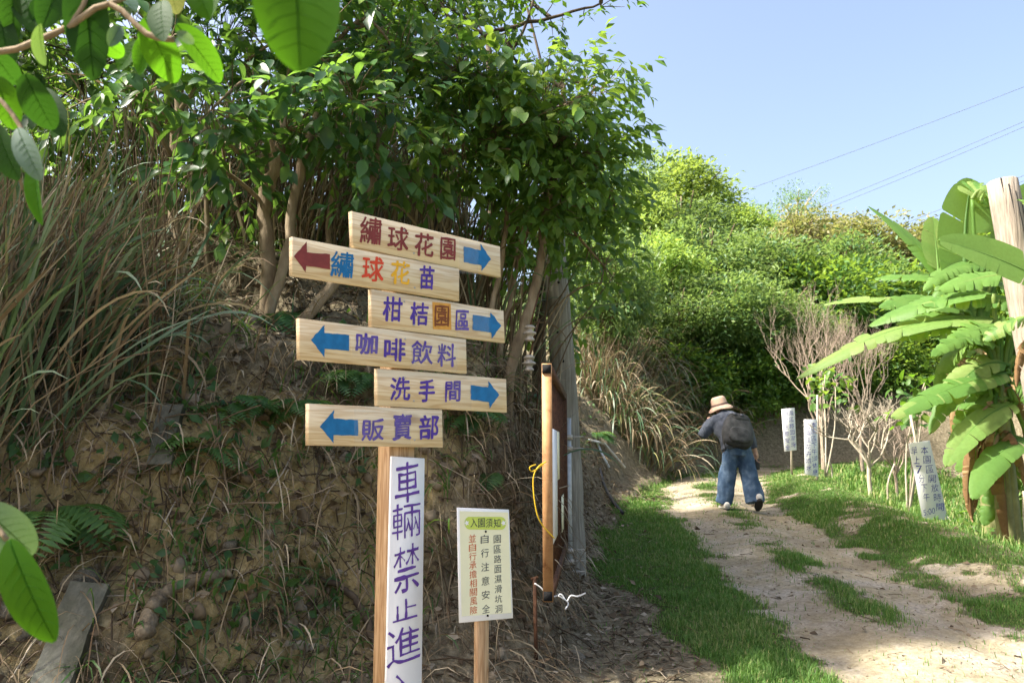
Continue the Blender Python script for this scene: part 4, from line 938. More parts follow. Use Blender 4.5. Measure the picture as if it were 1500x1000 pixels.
hills = [
    ('bright', 995, 288, 27, 2.35, 0.72, 'bright green round-crowned tree standing highest on the hill'),
    ('bright', 1085, 345, 26, 1.7, 0.8, 'bright green tree just right of the highest crown'), ('wispy', 1166, 300, 30, 1.25, 1.0, 'slender wispy tree alone against the sky'), ('wispy', 1112, 310, 31, 0.8, 0.8, 'tiny wispy sapling left of the slender skyline tree'),
    ('bright', 935, 335, 21, 1.5, 0.9, 'yellow-green tree at the left shoulder of the hill'), ('bright', 960, 395, 18.5, 1.35, 0.85, 'yellow-green bush above the pale straw clumps'), ('fine', 1040, 395, 20, 1.75, 0.75, 'feathery green tree in the middle of the hillside'),
    ('fine2', 1115, 410, 20.5, 1.6, 0.8, 'feathery dark green tree left of the dead brush'), ('fine', 990, 460, 17.6, 1.35, 0.75, 'feathery low tree overhanging left of the walker'), ('fine2', 1060, 465, 17.8, 1.4, 0.7, 'feathery low tree directly above the walker'),
    ('fine', 1130, 470, 18.4, 1.4, 0.7, 'feathery low tree above the shortest white sign'), ('dark', 1190, 450, 20, 1.6, 0.9, 'dark tree behind the dead brush'), ('yellow', 1180, 360, 24, 1.7, 0.75, 'pale yellowish bush below the slender skyline tree'),
    ('yellow', 1255, 365, 26, 2.2, 0.6, 'pale yellowish bush on the skyline above the dead brush'), ('yellow', 1340, 380, 27, 2.3, 0.6, 'pale yellowish bush on the skyline left of the banana tops'), ('yellow', 1430, 385, 27, 2.4, 0.8, 'pale yellowish bush behind the top banana leaves'),
    ('dark', 1270, 460, 21.5, 1.9, 0.9, 'dark shrub between dead brush and banana leaves'), ('fine', 1350, 470, 21, 1.9, 0.9, 'green shrub behind the long banana leaves'), ('dark', 1440, 490, 20, 1.9, 1.0, 'dark shrub behind the banana stem'), ('dark', 1520, 430, 19, 2.2, 1.1, 'dark shrub at the right picture edge behind the pole'),
    ('dark', 1010, 560, 17.4, 1.05, 0.9, 'dark undergrowth bush left of the walker, at the bend'), ('dark', 1090, 560, 18.2, 1.1, 0.9, 'dark undergrowth bush right of the walker'), ('dark', 1150, 550, 18.8, 1.2, 0.9, 'dark undergrowth bush behind the shortest sign'), ('dark', 1215, 565, 19.2, 1.1, 0.8, 'dark undergrowth bush behind the bare tree'),
    ('dark', 1310, 565, 19.4, 1.1, 0.7, 'dark undergrowth bush right of the bare tree'), ('fine2', 890, 420, 15.5, 1.2, 1.1, 'feathery tree half hidden behind the utility pole tree'), ('fine', 880, 300, 22, 2.0, 0.9, 'feathery tree showing between pole tree and hilltop'),
    ('fine2', 1240, 420, 22.5, 1.8, 0.8, 'green shrub above the dead brush'), ('fine', 1000, 345, 23, 1.9, 0.75, 'green tree below the highest crown')]
for k, (kd, x, y, d, r, sq, lab) in enumerate(hills): hilltree(kd, x, y, d, r, sq, lab, k * 1.7)

# ================================================================== BARE AND DEAD TREES
def twigtree(name, label, base, H, spread_, levels, m, r0, nbr, seed, up=0.6, lean=(0, 0), stem=0.4):
    rg = random.Random(seed); t = thing(name, label, 'tree', base); tr = MB(); tw = MB()
    b = Vector(base) - Vector((0, 0, 0.1)); top = Vector(base) + Vector((lean[0], lean[1], stem * H))
    tr.tube(bend([b, (b + top) / 2 + Vector((rg.uniform(-.04, .04), 0, 0)), top], 8), np.linspace(r0, r0 * 0.75, 9), 8); put('trunk', tr.build('trunk', m, True), None, t)
    def grow(p, d, L_, r, lv):
        e = p + d * L_; mid_ = (p + e) / 2 + Vector((rg.uniform(-1, 1), rg.uniform(-1, 1), rg.uniform(-1, 1))) * L_ * 0.1
        mb = MB() if lv == 0 else tw
        mb.tube([p, mid_, e], [r, r * 0.8, r * 0.62], 5 if lv < 2 else 3, False)
        if lv == 0: put('limb', mb.build('limb', m, True), None, t)
        if lv >= levels: return
        for k in range(rg.choice(nbr)):
            nd = (d * 1.0 + Vector((rg.gauss(0, spread_), rg.gauss(0, spread_), rg.gauss(up * 0.4, spread_ * 0.6)))).normalized()
            grow(p + (e - p) * rg.uniform(0.55, 1.0), nd, L_ * rg.uniform(0.62, 0.85), r * 0.6, lv + 1)
    for k in range(5):
        a = k * 1.257 + rg.uniform(-.3, .3); d = Vector((math.cos(a) * spread_, math.sin(a) * spread_ * 0.8, up + rg.uniform(0, 0.3))).normalized()
        grow(top - Vector((0, 0, rg.uniform(0, 0.15) * H)), d, H * 0.22, r0 * 0.55, 0)
    put('twigs', tw.build('twigs', m), None, t)['kind'] = 'stuff'
    return t
def foot(px, d):
    return drop((px - 750) / FPX * d, d)
twigtree('bare_tree', 'small leafless pale tree on the grass between two white signs', foot(1268, 11.2), 2.15, 0.62, 4, BARK_P, 0.035, (2, 3), 3, 0.75, stem=0.3)
twigtree('dead_brush', 'tall brown leafless brush behind the narrow white sign', foot(1200, 15.0), 4.2, 0.42, 5, TWIG, 0.04, (2, 3), 5, 1.3, stem=0.25)
twigtree('dead_brush', 'second leafless brush, fuller, right behind the bare tree', foot(1258, 15.6), 4.1, 0.42, 5, TWIG, 0.04, (2, 3), 8, 1.3, stem=0.22)
twigtree('dead_brush', 'low tangle of leafless reddish twigs under the long banana leaf', foot(1305, 14.0), 2.3, 0.6, 5, TWIG, 0.03, (2, 3), 11, 0.8, stem=0.25)
def sprig(name, label, base, H, n, size, m, nst=4, spread_=0.25):
    t = thing(name, label, 'plant', base); st = MB(); pos = []; ax = []
    for k in range(nst):
        d = unit(np.array([RNG.normal() * spread_, RNG.normal() * spread_, 1.0])); b = np.array(base) - np.array([0, 0, 0.03]); e = b + d * H * RNG.uniform(0.7, 1.1)
        mb = MB(); mb.tube(bend([b, (b + e) / 2 + RNG.normal(size=3) * 0.03 * H, e], 6), np.linspace(0.012, 0.005, 7) * H ** 0.5, 5); put('stem', mb.build('stem', BARK_P, True), None, t)
        for q in range(n // nst):
            f_ = RNG.uniform(0.72 if H > 1 else 0.3, 1.08); pos.append(b + (e - b) * f_ + RNG.normal(size=3) * 0.11 * H * np.array([1, 1, 0.5])); ax.append(rdir(1)[0] + np.array([0, 0, -0.1]))
    pos = np.array(pos); R = frames(np.array(ax), np.array([0, -0.2, 1.0]) + RNG.normal(size=(len(pos), 3)) * 0.4)
    for j in range(len(pos)): place_leaf(t, m, pos[j], R[j], size * RNG.uniform(0.6, 1.2))
sprig('leafy_sapling', 'leafy sapling growing just above the narrow white sign', foot(1203, 13.3), 1.9, 110, 0.15, MAT['leaf_mid'], 3, 0.12)
sprig('leafy_sapling', 'bright leafy sapling between the bare tree and the tilted sign', foot(1318, 10.6), 1.75, 110, 0.17, MAT['leaf_fresh'], 4, 0.16)
sprig('low_weed', 'low broad-leaved weed behind the tilted sign', foot(1405, 9.6), 0.45, 60, 0.10, MAT['leaf_fresh'], 5, 0.5)
sprig('low_weed', 'low broad-leaved weed at the foot of the banana stems', foot(1450, 8.9), 0.5, 70, 0.10, MAT['leaf_fresh'], 5, 0.5)
sprig('low_weed', 'pale weed seedling beside the foot of the tilted sign', foot(1395, 8.9), 0.22, 40, 0.07, MAT['leaf_fresh'], 4, 0.6)
for (x, y0, y1, d, dx, lab, r) in ((1487, 720, 806, 7.9, 2, 'short weathered stake by the banana plants at the right edge', 0.03), (1292, 655, 716, 10.6, 12, 'thin bent dead sapling right of the bare tree', 0.014), (1212, 630, 665, 13.4, -9, 'thin pale stick leaning behind the narrow white sign', 0.015)):
    b = foot(x, d); mb = MB(); mb.tube(bend([b - Vector((0, 0, .1)), b + Vector((0, 0, (y1 - y0) * mpp(d) * 0.5)), b + Vector((dx * mpp(d), 0, (y1 - y0) * mpp(d)))], 8), np.linspace(r, r * 0.75, 9), 8)
    setp(put('stake', mb.build('stake', BARK_P, True)), lab, 'stake')

# ================================================================== BANANAS AND THE POLE BESIDE THEM
d = 7.6; b = drop((1546 - 750) / FPX * d, d); top = P(1468, 266, d)
bp_ = thing('timber_pole', 'stout bleached wooden pole leaning among the banana leaves', 'pole', b)
ax_ = (top - b); pts_ = [b - ax_ * 0.06] + [b + ax_ * (k / 14) for k in range(15)]
rr = [0.14] * 15 + [0.136]; pts_ += [top + ax_.normalized() * 0.012]; rr += [0.12]
mb = MB(); mb.tube(pts_, rr, 20); put('shaft', mb.build('shaft', POLEB, True), None, bp_)
for k in range(5):
    a = -2.2 + 0.4 * k; dv = Vector((math.cos(a), math.sin(a), 0)); st_ = top + dv * 0.135 - ax_.normalized() * (0.0 + 0.07 * k); mb = MB()
    mb.tube([st_, st_ - ax_.normalized() * 0.35 + Vector((0.01, 0, 0)), st_ - ax_.normalized() * (0.8 + 0.1 * k)], [0.007, 0.006, 0.002], 5); put('crack', mb.build('crack', MAT['black_hollow']), None, bp_)
def banana_leaf(par, a, c, e, w, m='banana_green', tears=0.5, roll=0.0, hang=0.25, nrm=None):
    """a base, c control, e tip (world points); blade either side of a midrib, torn into strips"""
    a, c, e = np.array(a), np.array(c), np.array(e); n = 44; t = np.linspace(0, 1, n + 1)[:, None]
    mid_ = (1 - t) ** 2 * a + 2 * t * (1 - t) * c + t * t * e; tan = unit(np.gradient(mid_, axis=0))
    up = np.array([0, 0, 1.0]) if nrm is None else np.array(nrm, float)
    if nrm is None: up = np.array([0.1, -0.75, 0.8])
    side = unit(np.cross(tan, up)); nor = np.cross(side, tan); cr, sr = math.cos(roll), math.sin(roll); side, nor = side * cr + nor * sr, nor * cr - side * sr
    mb = MB(); tt = t[:, 0]; prof = w / 2 * np.clip(np.sin(np.pi * np.clip(tt * 0.93 + 0.07, 0, 1) ** 0.8), 0, 1) ** 0.55
    for sgn in (-1, 1):
        i = 2
        while i < n:
            ln = max(1, int(RNG.integers(2, 5) if RNG.random() < tears else RNG.integers(6, 14))); j = min(n, i + ln)
            dr = hang * (0.5 + 1.0 * RNG.random() * (tears + 0.2)); sh = RNG.normal() * 0.10 * tears; vs = []
            for k in range(i, j + 1):
                for q in (0, 0.35, 0.7, 1.0):
                    shr = 1 - (0.16 * tears * q if k in (i, j) else 0)
                    vs.append(mid_[k] + side[k] * sgn * prof[k] * q * (1 - 0.25 * dr * q) * shr - nor[k] * prof[k] * (dr * q * q - 0.16 * q) + tan[k] * (0.22 * q + sh * q) * prof[k])
            fs = [(r * 4 + q, r * 4 + q + 1, (r + 1) * 4 + q + 1, (r + 1) * 4 + q) for r in range(j - i) for q in range(3)]
            mb.add(np.array(vs), np.array(fs), np.repeat(RNG.random() * 0.3 + 0.05 * RNG.random(j + 1 - i), 4)); i = j
    o = put('leaf', mb.build('leaf', MAT[m], True), None, par)
    rb = MB(); rb.tube(mid_ - nor * 0.006, np.linspace(0.02, 0.004, n + 1) * max(0.6, w / 0.4), 6); put('midrib', rb.build('midrib', MAT['banana_green'], True), None, o)
    return o
def banana(label, px, d, h, leaves, dry=8):
    b = foot(px, d); t = thing('banana_plant', label, 'banana plant', b, 'banana plants'); topv = b + Vector((0.05, 0.05, h)); mb = MB()
    for k in range(6):
        a = k * 1.05; of = Vector((math.cos(a), math.sin(a), 0)) * 0.035
        mb.tube(bend([b + of * 2.0 - Vector((0, 0, .1)), b + of * 1.6 + Vector((0, 0, h * 0.5)), topv + of * 0.6], 8), np.linspace(0.065, 0.04, 9), 8)
    put('pseudostem', mb.build('pseudostem', MAT['banana_stem'], True), None, t)
    for k in range(dry):
        z = h * RNG.uniform(0.45, 1.0); a = RNG.uniform(0, 6.28); q = b + Vector((0, 0, z)); o2 = Vector((math.cos(a), math.sin(a) * 0.7, 0))
        banana_leaf(t, q, q + o2 * 0.35 + Vector((0, 0, 0.1)), q + o2 * 0.38 + Vector((0, 0, -RNG.uniform(0.4, 0.9))), 0.16, 'banana_dry', 0.9, RNG.normal(), 1.2)
    for (bx, by, cx, cy, tx, ty, w, dz, tears, roll, nr) in leaves:
        a = P(bx, by, d - 0.05); e = P(tx, ty, d + dz); c = P(cx, cy, d + dz * 0.5)
        banana_leaf(t, a, c, e, 1.0 * w * mpp(d), 'banana_green', min(0.92, tears + 0.3), roll * 0.3, 0.35 if nr is None else 0.1, nr)
        pt_ = MB(); pt_.tube(bend([topv - Vector((0, 0, 0.25)), topv + (a - topv) * 0.5 + Vector((0, 0, 0.05)), a], 8), np.linspace(0.03, 0.02, 9), 6); put('leaf_stalk', pt_.build('leaf_stalk', MAT['banana_green'], True), None, t)
FR = (0.1, -1, 0.25)
def more(n, x, y, rx, ry, seed):
    rg = random.Random(seed); out = []
    for k in range(n):
        a = rg.uniform(2.4, 4.6) if rg.random() < 0.7 else rg.uniform(-1.2, 1.2); L_ = rg.uniform(0.55, 1.0); bx, by = x + rg.uniform(-25, 25), y + rg.uniform(-50, 60)
        tx, ty = bx + math.cos(a) * rx * L_, by + rg.uniform(-0.2, 1.0) * ry * L_; out.append((bx, by, (bx + tx) / 2, min(by, ty) - rg.uniform(5, 40), tx, ty, rg.uniform(34, 50), rg.uniform(-0.5, 0.9), rg.uniform(0.4, 0.9), 0, None))
    return out
banana('near banana plant with torn leaves reaching left over the tilted sign', 1462, 8.3, 1.75, [
    (1470, 470, 1330, 445, 1165, 556, 52, 0.6, 0.75, -0.5, None), (1480, 545, 1400, 555, 1305, 612, 50, -0.3, 0.25, -0.6, None), (1490, 590, 1430, 600, 1385, 684, 48, -0.4, 0.35, -0.7, None), (1505, 640, 1455, 650, 1425, 732, 46, -0.6, 0.15, -0.8, None),
    (1455, 430, 1360, 430, 1272, 478, 56, 0.5, 0.2, -0.5, None), (1510, 440, 1430, 430, 1350, 446, 62, 0.2, 0.8, -0.3, None), (1500, 520, 1540, 480, 1590, 560, 60, -0.3, 0.5, 0.4, None), (1440, 500, 1400, 500, 1376, 548, 44, 0.3, 0.7, -0.4, None),
    (1470, 620, 1440, 640, 1400, 690, 46, 0.4, 0.8, -0.3, None), (1490, 680, 1470, 700, 1440, 770, 46, 0.1, 0.8, -0.3, None), (1450, 490, 1390, 470, 1300, 500, 46, 0.4, 0.6, -0.3, None), (1490, 480, 1440, 470, 1390, 500, 52, -0.2, 0.8, 0, None), (1500, 400, 1440, 400, 1375, 425, 50, 0.1, 0.5, 0, None), (1480, 560, 1520, 560, 1545, 640, 50, -0.3, 0.6, 0, None), (1460, 560, 1420, 590, 1400, 640, 40, 0.3, 0.9, 0, None), (1500, 700, 1520, 730, 1500, 790, 40, -0.1, 0.8, 0, None)] + more(9, 1465, 540, 120, 110, 4), 12)
banana('tall banana plant with an upright backlit leaf, behind the bleached pole', 1440, 9.4, 2.6, [
    (1415, 440, 1408, 330, 1424, 262, 92, 0.1, 0.15, 0.0, FR), (1424, 262 + 30, 1440, 258, 1462, 300, 70, -0.2, 0.5, -0.2, None), (1400, 430, 1345, 345, 1272, 302, 52, 0.5, 0.25, -0.6, None), (1440, 420, 1360, 395, 1280, 408, 48, 0.6, 0.7, -0.4, None), (1430, 470, 1320, 420, 1205, 446, 44, 1.2, 0.75, -0.3, None),
    (1375, 400, 1372, 360, 1366, 318, 52, 0.4, 0.1, 0.0, FR), (1470, 400, 1500, 330, 1520, 270, 90, 0.4, 0.4, 0.0, FR), (1450, 450, 1400, 430, 1352, 436, 46, 0.3, 0.5, -0.4, None), (1430, 380, 1390, 390, 1340, 388, 44, 0.5, 0.4, -0.4, None), (1460, 520, 1420, 500, 1380, 520, 44, 0.3, 0.8, -0.2, None)] + more(8, 1430, 440, 130, 80, 9), 10)
banana('right-hand banana plant whose broad leaf crosses in front of the pole', 1560, 6.9, 2.4, [
    (1545, 420, 1465, 372, 1374, 352, 66, -0.1, 0.0, 0.0, (0.1, -1, 0.35)), (1560, 380, 1560, 300, 1490, 292, 60, 0.2, 0.4, -0.2, None), (1540, 470, 1490, 450, 1440, 500, 50, 0.3, 0.8, -0.3, None)], 5)

# ================================================================== BANK DETAILS
for pts, r, m, lab in (([(345, 842), (300, 850), (262, 862), (232, 880), (222, 905), (216, 935)], 0.034, ROOT, 'thick bent tree root lying bare on the bank, left of the white board'), ([(470, 845), (505, 855), (530, 885), (545, 930), (562, 975)], 0.02, BARK_D, 'dark crooked root or branch running down to the signpost foot')):
    q = [];
    for (x, y) in pts:
        p, n_ = G(x, y); q.append(p + n_ * r * 0.6 + Vector((0, -1, 0.3)) * r * 0.9)
    q = np.array([tuple(v) for v in q]); q[1:-1] = (q[:-2] + q[1:-1] * 2 + q[2:]) / 4
    c = catmull(q, 6); mb = MB(); mb.tube(c + RNG.normal(size=c.shape) * 0.004, np.linspace(r * 0.7, r * 1.1, len(c)) * (1 + 0.1 * RNG.normal(size=len(c))), 10); setp(put('tree_root', mb.build('tree_root', m, True)), lab, 'root')
def rock(sz, seed, m):
    bm = bmesh.new(); bmesh.ops.create_icosphere(bm, subdivisions=2, radius=1); v = np.array([x.co[:] for x in bm.verts]); f = np.array([[q.index for q in fc.verts] for fc in bm.faces]); bm.free()
    v = v * (1 + 0.9 * fbm(v * 1.2 + seed * 3.1, 3))[:, None]; pl_ = unit(np.random.default_rng(seed).normal(size=(6, 3)))
    for q in pl_:
        h = v @ q; v = v - np.outer(np.clip(h - 0.68, 0, None), q)
    mb = MB(); mb.add(v * np.array(sz), f); return mb.build('stone', m)
ROCKS = [rock((1, 0.8, 0.62), k, STONE) for k in range(5)]
def put_rock(p, s, k, parent=None, name='stone'):
    o = bpy.data.objects.new(name, ROCKS[k % 5]); col.objects.link(o); o.location = p; o.scale = (s, s, s); o.rotation_euler = (RNG.normal() * 0.3, RNG.normal() * 0.3, RNG.random() * 6.28)
    if parent: o.parent = parent; o.matrix_parent_inverse = Matrix.Translation(-Vector(parent.location))
    return o
for k, (x, y, s, lab) in enumerate([(118, 848, 62, 'flat pale stone on top of the heap at the far left'), (20, 855, 50, 'squarish stone at the left edge, below the hanging leaf'), (15, 892, 54, 'large stone at the left edge beside the lower concrete beam'), (62, 880, 40, 'stone between the lower beam and the left edge'), (40, 925, 36, 'small stone under the heap at the left edge'), (75, 780, 34, 'small stone just above the heap, by the fern'), (20, 790, 46, 'half-buried stone behind the low hanging leaves'), (160, 690, 32, 'small stone near the upper concrete beam'),
        (700, 985, 22, 'small stone on the ground at the notice stake'), (845, 962, 36, 'flat grey stone on the litter below the pole'), (560, 640, 34, 'stone stuck in the bank under the arrow boards'), (335, 800, 30, 'pale stone above the bent root'), (780, 985, 20, 'small stone near the iron rod')]):
    p, n_ = G(x, y); setp(put_rock(p, s / 2 * mpp(p.y), k), lab, 'stone')
wl = thing('stone_wall', 'dark mossy dry stone wall in the shade behind the leaning stems', 'wall', drop(P(370, 480, 5.25).x, 5.25))
for r_ in range(6):
    for c_ in range(9):
        put_rock(P(318 + c_ * 26 + (r_ % 2) * 13 + RNG.normal() * 3, 500 - r_ * 25 + RNG.normal() * 3, 5.3 + 0.03 * r_), 0.068 * RNG.uniform(0.85, 1.2), int(RNG.integers(5)), wl)
for (x0, y0, x1, y1, w, lab) in ((252, 605, 238, 690, 0.11, 'upper old concrete beam half buried in the bank'), (132, 865, 78, 1015, 0.15, 'lower old concrete beam at the bottom left')):
    a, na = G(x0, y0); b, nb2 = G(x1, y1); 
    n_ = ((na + nb2) * 0.5 + Vector((0, -0.4, 0.5))).normalized(); ax_ = (b - a); L_ = ax_.length; ax_.normalize(); sd_ = ax_.cross(n_).normalized(); n_ = sd_.cross(ax_)
    bm = bmesh.new(); bmesh.ops.create_cube(bm, size=1); bmesh.ops.subdivide_edges(bm, edges=bm.edges, cuts=5, use_grid_fill=True)
    v = np.array([q.co[:] for q in bm.verts]) * np.array([w, L_, 0.14]); v += 0.04 * fbm(v * 8 + L_, 4)[:, None]; f = [[q.index for q in fc.verts] for fc in bm.faces]; bm.free()
    Rb = np.array([sd_, ax_, n_]).T; v = v @ Rb.T + np.array((a + b) / 2 + n_ * 0.01); setp(put('concrete_beam', mesh('concrete_beam', v, f, CONC)), lab, 'beam')
def fern(label, px, py, n, L_, on=None):
    p = G(px, py)[0] if on is None else P(px, py, on); t = thing('fern', label, 'fern', p, 'ferns on the bank')
    for k in range(n):
        a = RNG.uniform(-2.9, 0.2) if n > 2 else RNG.uniform(-2, -0.6); d = unit(np.array([math.cos(a), math.sin(a), RNG.uniform(0.4, 1.1)])); m_ = 14; pp_ = np.array(p); mb = MB(); dd = d.copy(); l = L_ * RNG.uniform(0.7, 1.15)
        pos = []; ax = []; sc = []; ns_ = []
        for q in range(m_):
            pp_ = pp_ + dd * l / m_; dd = unit(dd + np.array([0, 0, -0.13])); sd_ = unit(np.cross(dd, [0, 0, 1])); up_ = np.cross(sd_, dd)
            for s_ in (-1, 1): pos.append(pp_.copy()); ax.append(sd_ * s_ + dd * 0.45); ns_.append(up_); sc.append(l * 0.36 * math.sin(math.pi * (0.12 + 0.86 * q / m_)) + 0.006)
        sc = np.array(sc); sc3 = np.stack([sc * 0.5, sc, sc], 1)
        scatter(mb, *LEAFLOW, np.array(pos), frames(np.array(ax), np.array(ns_)), sc3, np.full(len(sc), RNG.random())); put('frond', mb.build('frond', MAT['fern_green']), None, t)
for (x, y, n, L_, lab) in [(420, 470, 7, 0.4, 'fern in the dark beneath the leaning stems'), (75, 760, 5, 0.4, 'fern at the left edge above the stone heap'), (640, 585, 6, 0.32, 'fern behind the lowest arrow board'), (690, 620, 6, 0.3, 'fern on the clay face right of the bottom board'), (760, 590, 7, 0.34, 'fern between the boards and the rusty gate'), (520, 560, 6, 0.3, 'fern just left of the fifth arrow board'), (350, 600, 6, 0.3, 'fern on the bank right of the upper beam'), (300, 660, 5, 0.28, 'fern below the thin silvergrass'), (440, 600, 5, 0.3, 'fern left of the bottom arrow board'), (870, 640, 7, 0.4, 'fern on the far bank right of the pole'), (720, 700, 5, 0.26, 'fern on the bank above the yellow notice'), (980, 600, 6, 0.5, 'fern at the foot of the wood left of the walker')]:
    fern(lab, x, y, n, L_)
for (pts, lab) in (([(862, 650, 0), (885, 655, 0), (915, 690, 0)], 'pale plastic pipe, lowest of three on the far bank'), ([(900, 598, 0), (940, 622, 0)], 'pale plastic pipe, topmost of three on the far bank'), ([(872, 648, 0), (882, 672, 0), (892, 690, 0)], 'short white strip hanging beside the lowest pipe')):
    mb = MB(); q = [G(x, y)[0] + Vector((0, -0.05, 0.06)) for x, y, _ in pts]; mb.tube(q, 0.018, 8); setp(put('plastic_pipe', mb.build('plastic_pipe', MAT['pale_pipe'], True)), lab, 'pipe')
q = [G(x, y)[0] + Vector((0, -0.03, 0.04)) for x, y in ((878, 690), (885, 715), (897, 738), (912, 756))]
mb = MB(); mb.tube(bend(q, 16), 0.022, 8); setp(put('black_hose', mb.build('black_hose', MAT['cable_black'], True)), 'black hose end lying at the foot of the far bank', 'hose')

# loose stuff on the ground
nl = 15000; pts, nn = sample(nl, INV * ((ft > -0.5) + 0.07) * (ft < 4.5) * (fy_ < 12) * (1 - 0.6 * fg))
mb = MB(); ax = rdir(nl); ax[:, 2] *= 0.25; scatter(mb, *LEAFLOW, pts + nn * 0.012, frames(ax, nn + RNG.normal(size=(nl, 3)) * 0.45), RNG.uniform(0.02, 0.075, nl), RNG.random(nl))
nk = 10000; pts, nn = sample(nk, INV * ((ft > -0.6) + 0.06) * (ft < 5) * (fy_ < 13) * (1 - 0.8 * fg) / (0.5 + (fy_ / 6) ** 2))
for i in range(nk):
    a = rdir(1)[0]; a = unit(a - nn[i] * np.dot(a, nn[i]) * 0.8 + np.array([0.1, -0.1, -0.25])); L_ = RNG.uniform(0.05, 0.3) ** 1.0; p = pts[i] + nn[i] * 0.012
    mb.tube([p, p + a * L_ / 2 + nn[i] * 0.02, p + a * L_ + nn[i] * 0.006], RNG.uniform(0.0012, 0.0045), 3, False, RNG.random() ** 0.7)
setp(put('litter', mb.build('litter', MAT['litter'])), 'brown dead leaves and twigs strewn over the bank', 'litter', kind='stuff')
ns = 5500; pts, nn = sample(ns, INV * (ft > 0.1) * (ft < 4) * (fy_ < 15) / (0.5 + (fy_ / 6) ** 2)); mb = MB()
for i in range(ns):
    d = unit(nn[i] * 0.5 + rdir(1)[0] * 0.6 + np.array([0.1, -0.25, -0.15])); vv, ff = ribbon(pts[i], d, RNG.uniform(0.12, 0.5), RNG.uniform(0.003, 0.008), RNG.uniform(0.4, 1.4), 5, RNG.normal()); mb.add(vv, ff, RNG.random())
setp(put('dry_grass', mb.build('dry_grass', MAT['blade_dry'])), 'straw-coloured dry grass hanging down the bank', 'dry grass', kind='stuff')
ng = 6000; pts, nn = sample(ng, INV * (ft > 0.6) * (ft < 4) * (fy_ < 12) / (0.5 + (fy_ / 6) ** 2)); mb = MB(); sel = fbm(pts * 1.6 + 50, 3) > 0.02; pts, nn = pts[sel], nn[sel]
for i in range(len(pts)):
    d = unit(nn[i] * 0.6 + rdir(1)[0] * 0.5 + np.array([0, -0.15, 0.35])); vv, ff = ribbon(pts[i], d, RNG.uniform(0.08, 0.3), RNG.uniform(0.004, 0.009), RNG.uniform(0.4, 1.2), 4, RNG.normal()); mb.add(vv, ff, RNG.random())
n2 = 6000; pts, nn = sample(n2, INV * (ft > 0.8) * (ft < 4) * (fy_ < 14) / (0.5 + (fy_ / 6) ** 2)); sel = fbm(pts * 1.3 + 80, 3) > 0.03; pts, nn = pts[sel], nn[sel]; k = len(pts)
scatter(mb, *LEAFLOW, pts + nn * 0.06 * RNG.random((k, 1)), frames(rdir(k) + nn * 0.3, nn + RNG.normal(size=(k, 3)) * 0.4), RNG.uniform(0.03, 0.09, k), RNG.random(k))
setp(put('undergrowth', mb.build('undergrowth', MAT['fern_green'])), 'small green weeds and grass tufts on the bank', 'undergrowth', kind='stuff')
ico = (np.array([(0, 0, 1), (0.9, 0, 0.3), (0.28, 0.85, 0.3), (-0.72, 0.53, 0.3), (-0.72, -0.53, 0.3), (0.28, -0.85, 0.3), (0, 0, -0.6)]), np.array([(0, 1, 2), (0, 2, 3), (0, 3, 4), (0, 4, 5), (0, 5, 1), (6, 2, 1), (6, 3, 2), (6, 4, 3), (6, 5, 4), (6, 1, 5)]))
npb = 22000; pts, nn = sample(npb, INV * (fy_ < 10) * ((ft > 0.2) * (ft < 2.2) * 1.0 + (ft <= 0) * fd * 2.2)); mb = MB()
s = 0.003 + 0.016 * RNG.random(npb) ** 4; scatter(mb, *ico, pts, frames(rdir(npb), rdir(npb)), np.stack([s, s * 0.8, s * 0.6], 1), RNG.random(npb))
_bm = bmesh.new(); bmesh.ops.create_icosphere(_bm, subdivisions=2, radius=1); cv = np.array([x.co[:] for x in _bm.verts]); cf = np.array([[w_.index for w_ in fc.verts] for fc in _bm.faces]); _bm.free()
cv = cv * (1 + 1.3 * fbm(cv * 1.5 + 4, 3))[:, None]
nc = 1500; pts, nn = sample(nc, INV * (fy_ < 8) * (ft > 0.15) * (ft < 1.9)); s = 0.008 + 0.04 * RNG.random(nc) ** 3
scatter(mb, cv, cf, pts + nn * 0.003, frames(rdir(nc), rdir(nc)), np.stack([s, s * 0.85, s * 0.65], 1), RNG.random(nc) * 0.7)
setp(put('gravel', mb.build('gravel', MAT['stone_bits'])), 'loose gravel and clods on path and clay face', 'gravel', kind='stuff')
# grass: short turf beside and between the wheel tracks, taller in the garden
def turf(n, wgt, h0, h1, wd):
    pts, nn = sample(n, wgt); mb = MB(); a = RNG.random(n) * 6.283; h = RNG.uniform(h0, h1, n) * np.clip(0.85 + 2.6 * fbm(pts * 3.1 + 12, 3), 0.35, 2.0); ln = RNG.uniform(0.2, 0.9, n)
    dx, dy = np.cos(a), np.sin(a); w = wd * RNG.uniform(0.6, 1.4, n) * (0.5 + pts[:, 1] / 9)
    sx, sy = -dy * w / 2, dx * w / 2; z0 = np.zeros(n)
    U = np.stack([np.stack([sx, sy, z0], 1), np.stack([-sx, -sy, z0], 1), np.stack([dx * ln * h * 0.35 + sx * .7, dy * ln * h * .35 + sy * .7, h * 0.65], 1), np.stack([dx * ln * h * 0.35 - sx * .7, dy * ln * h * .35 - sy * .7, h * 0.65], 1), np.stack([dx * ln * h, dy * ln * h, h * (1 - 0.3 * ln)], 1)], 1) + pts[:, None, :]
    k = (np.arange(n) * 5)[:, None, None]; Ft = (np.array([(0, 1, 3), (0, 3, 2), (2, 3, 4)])[None] + k).reshape(-1, 3)
    rn = np.clip(0.5 + 0.9 * fbm(pts * 1.5 + 70, 3) + RNG.normal(size=n) * 0.22, 0, 0.999); mb.add(U.reshape(-1, 3), Ft, np.repeat(rn, 5)); return mb
gw = INV * np.clip(fg * 1.15 - 0.1, 0, 1) ** 1.3 * (ft < 0.3) + 0.012 * INV * (ft < 0.1) * (fu < 2.4)
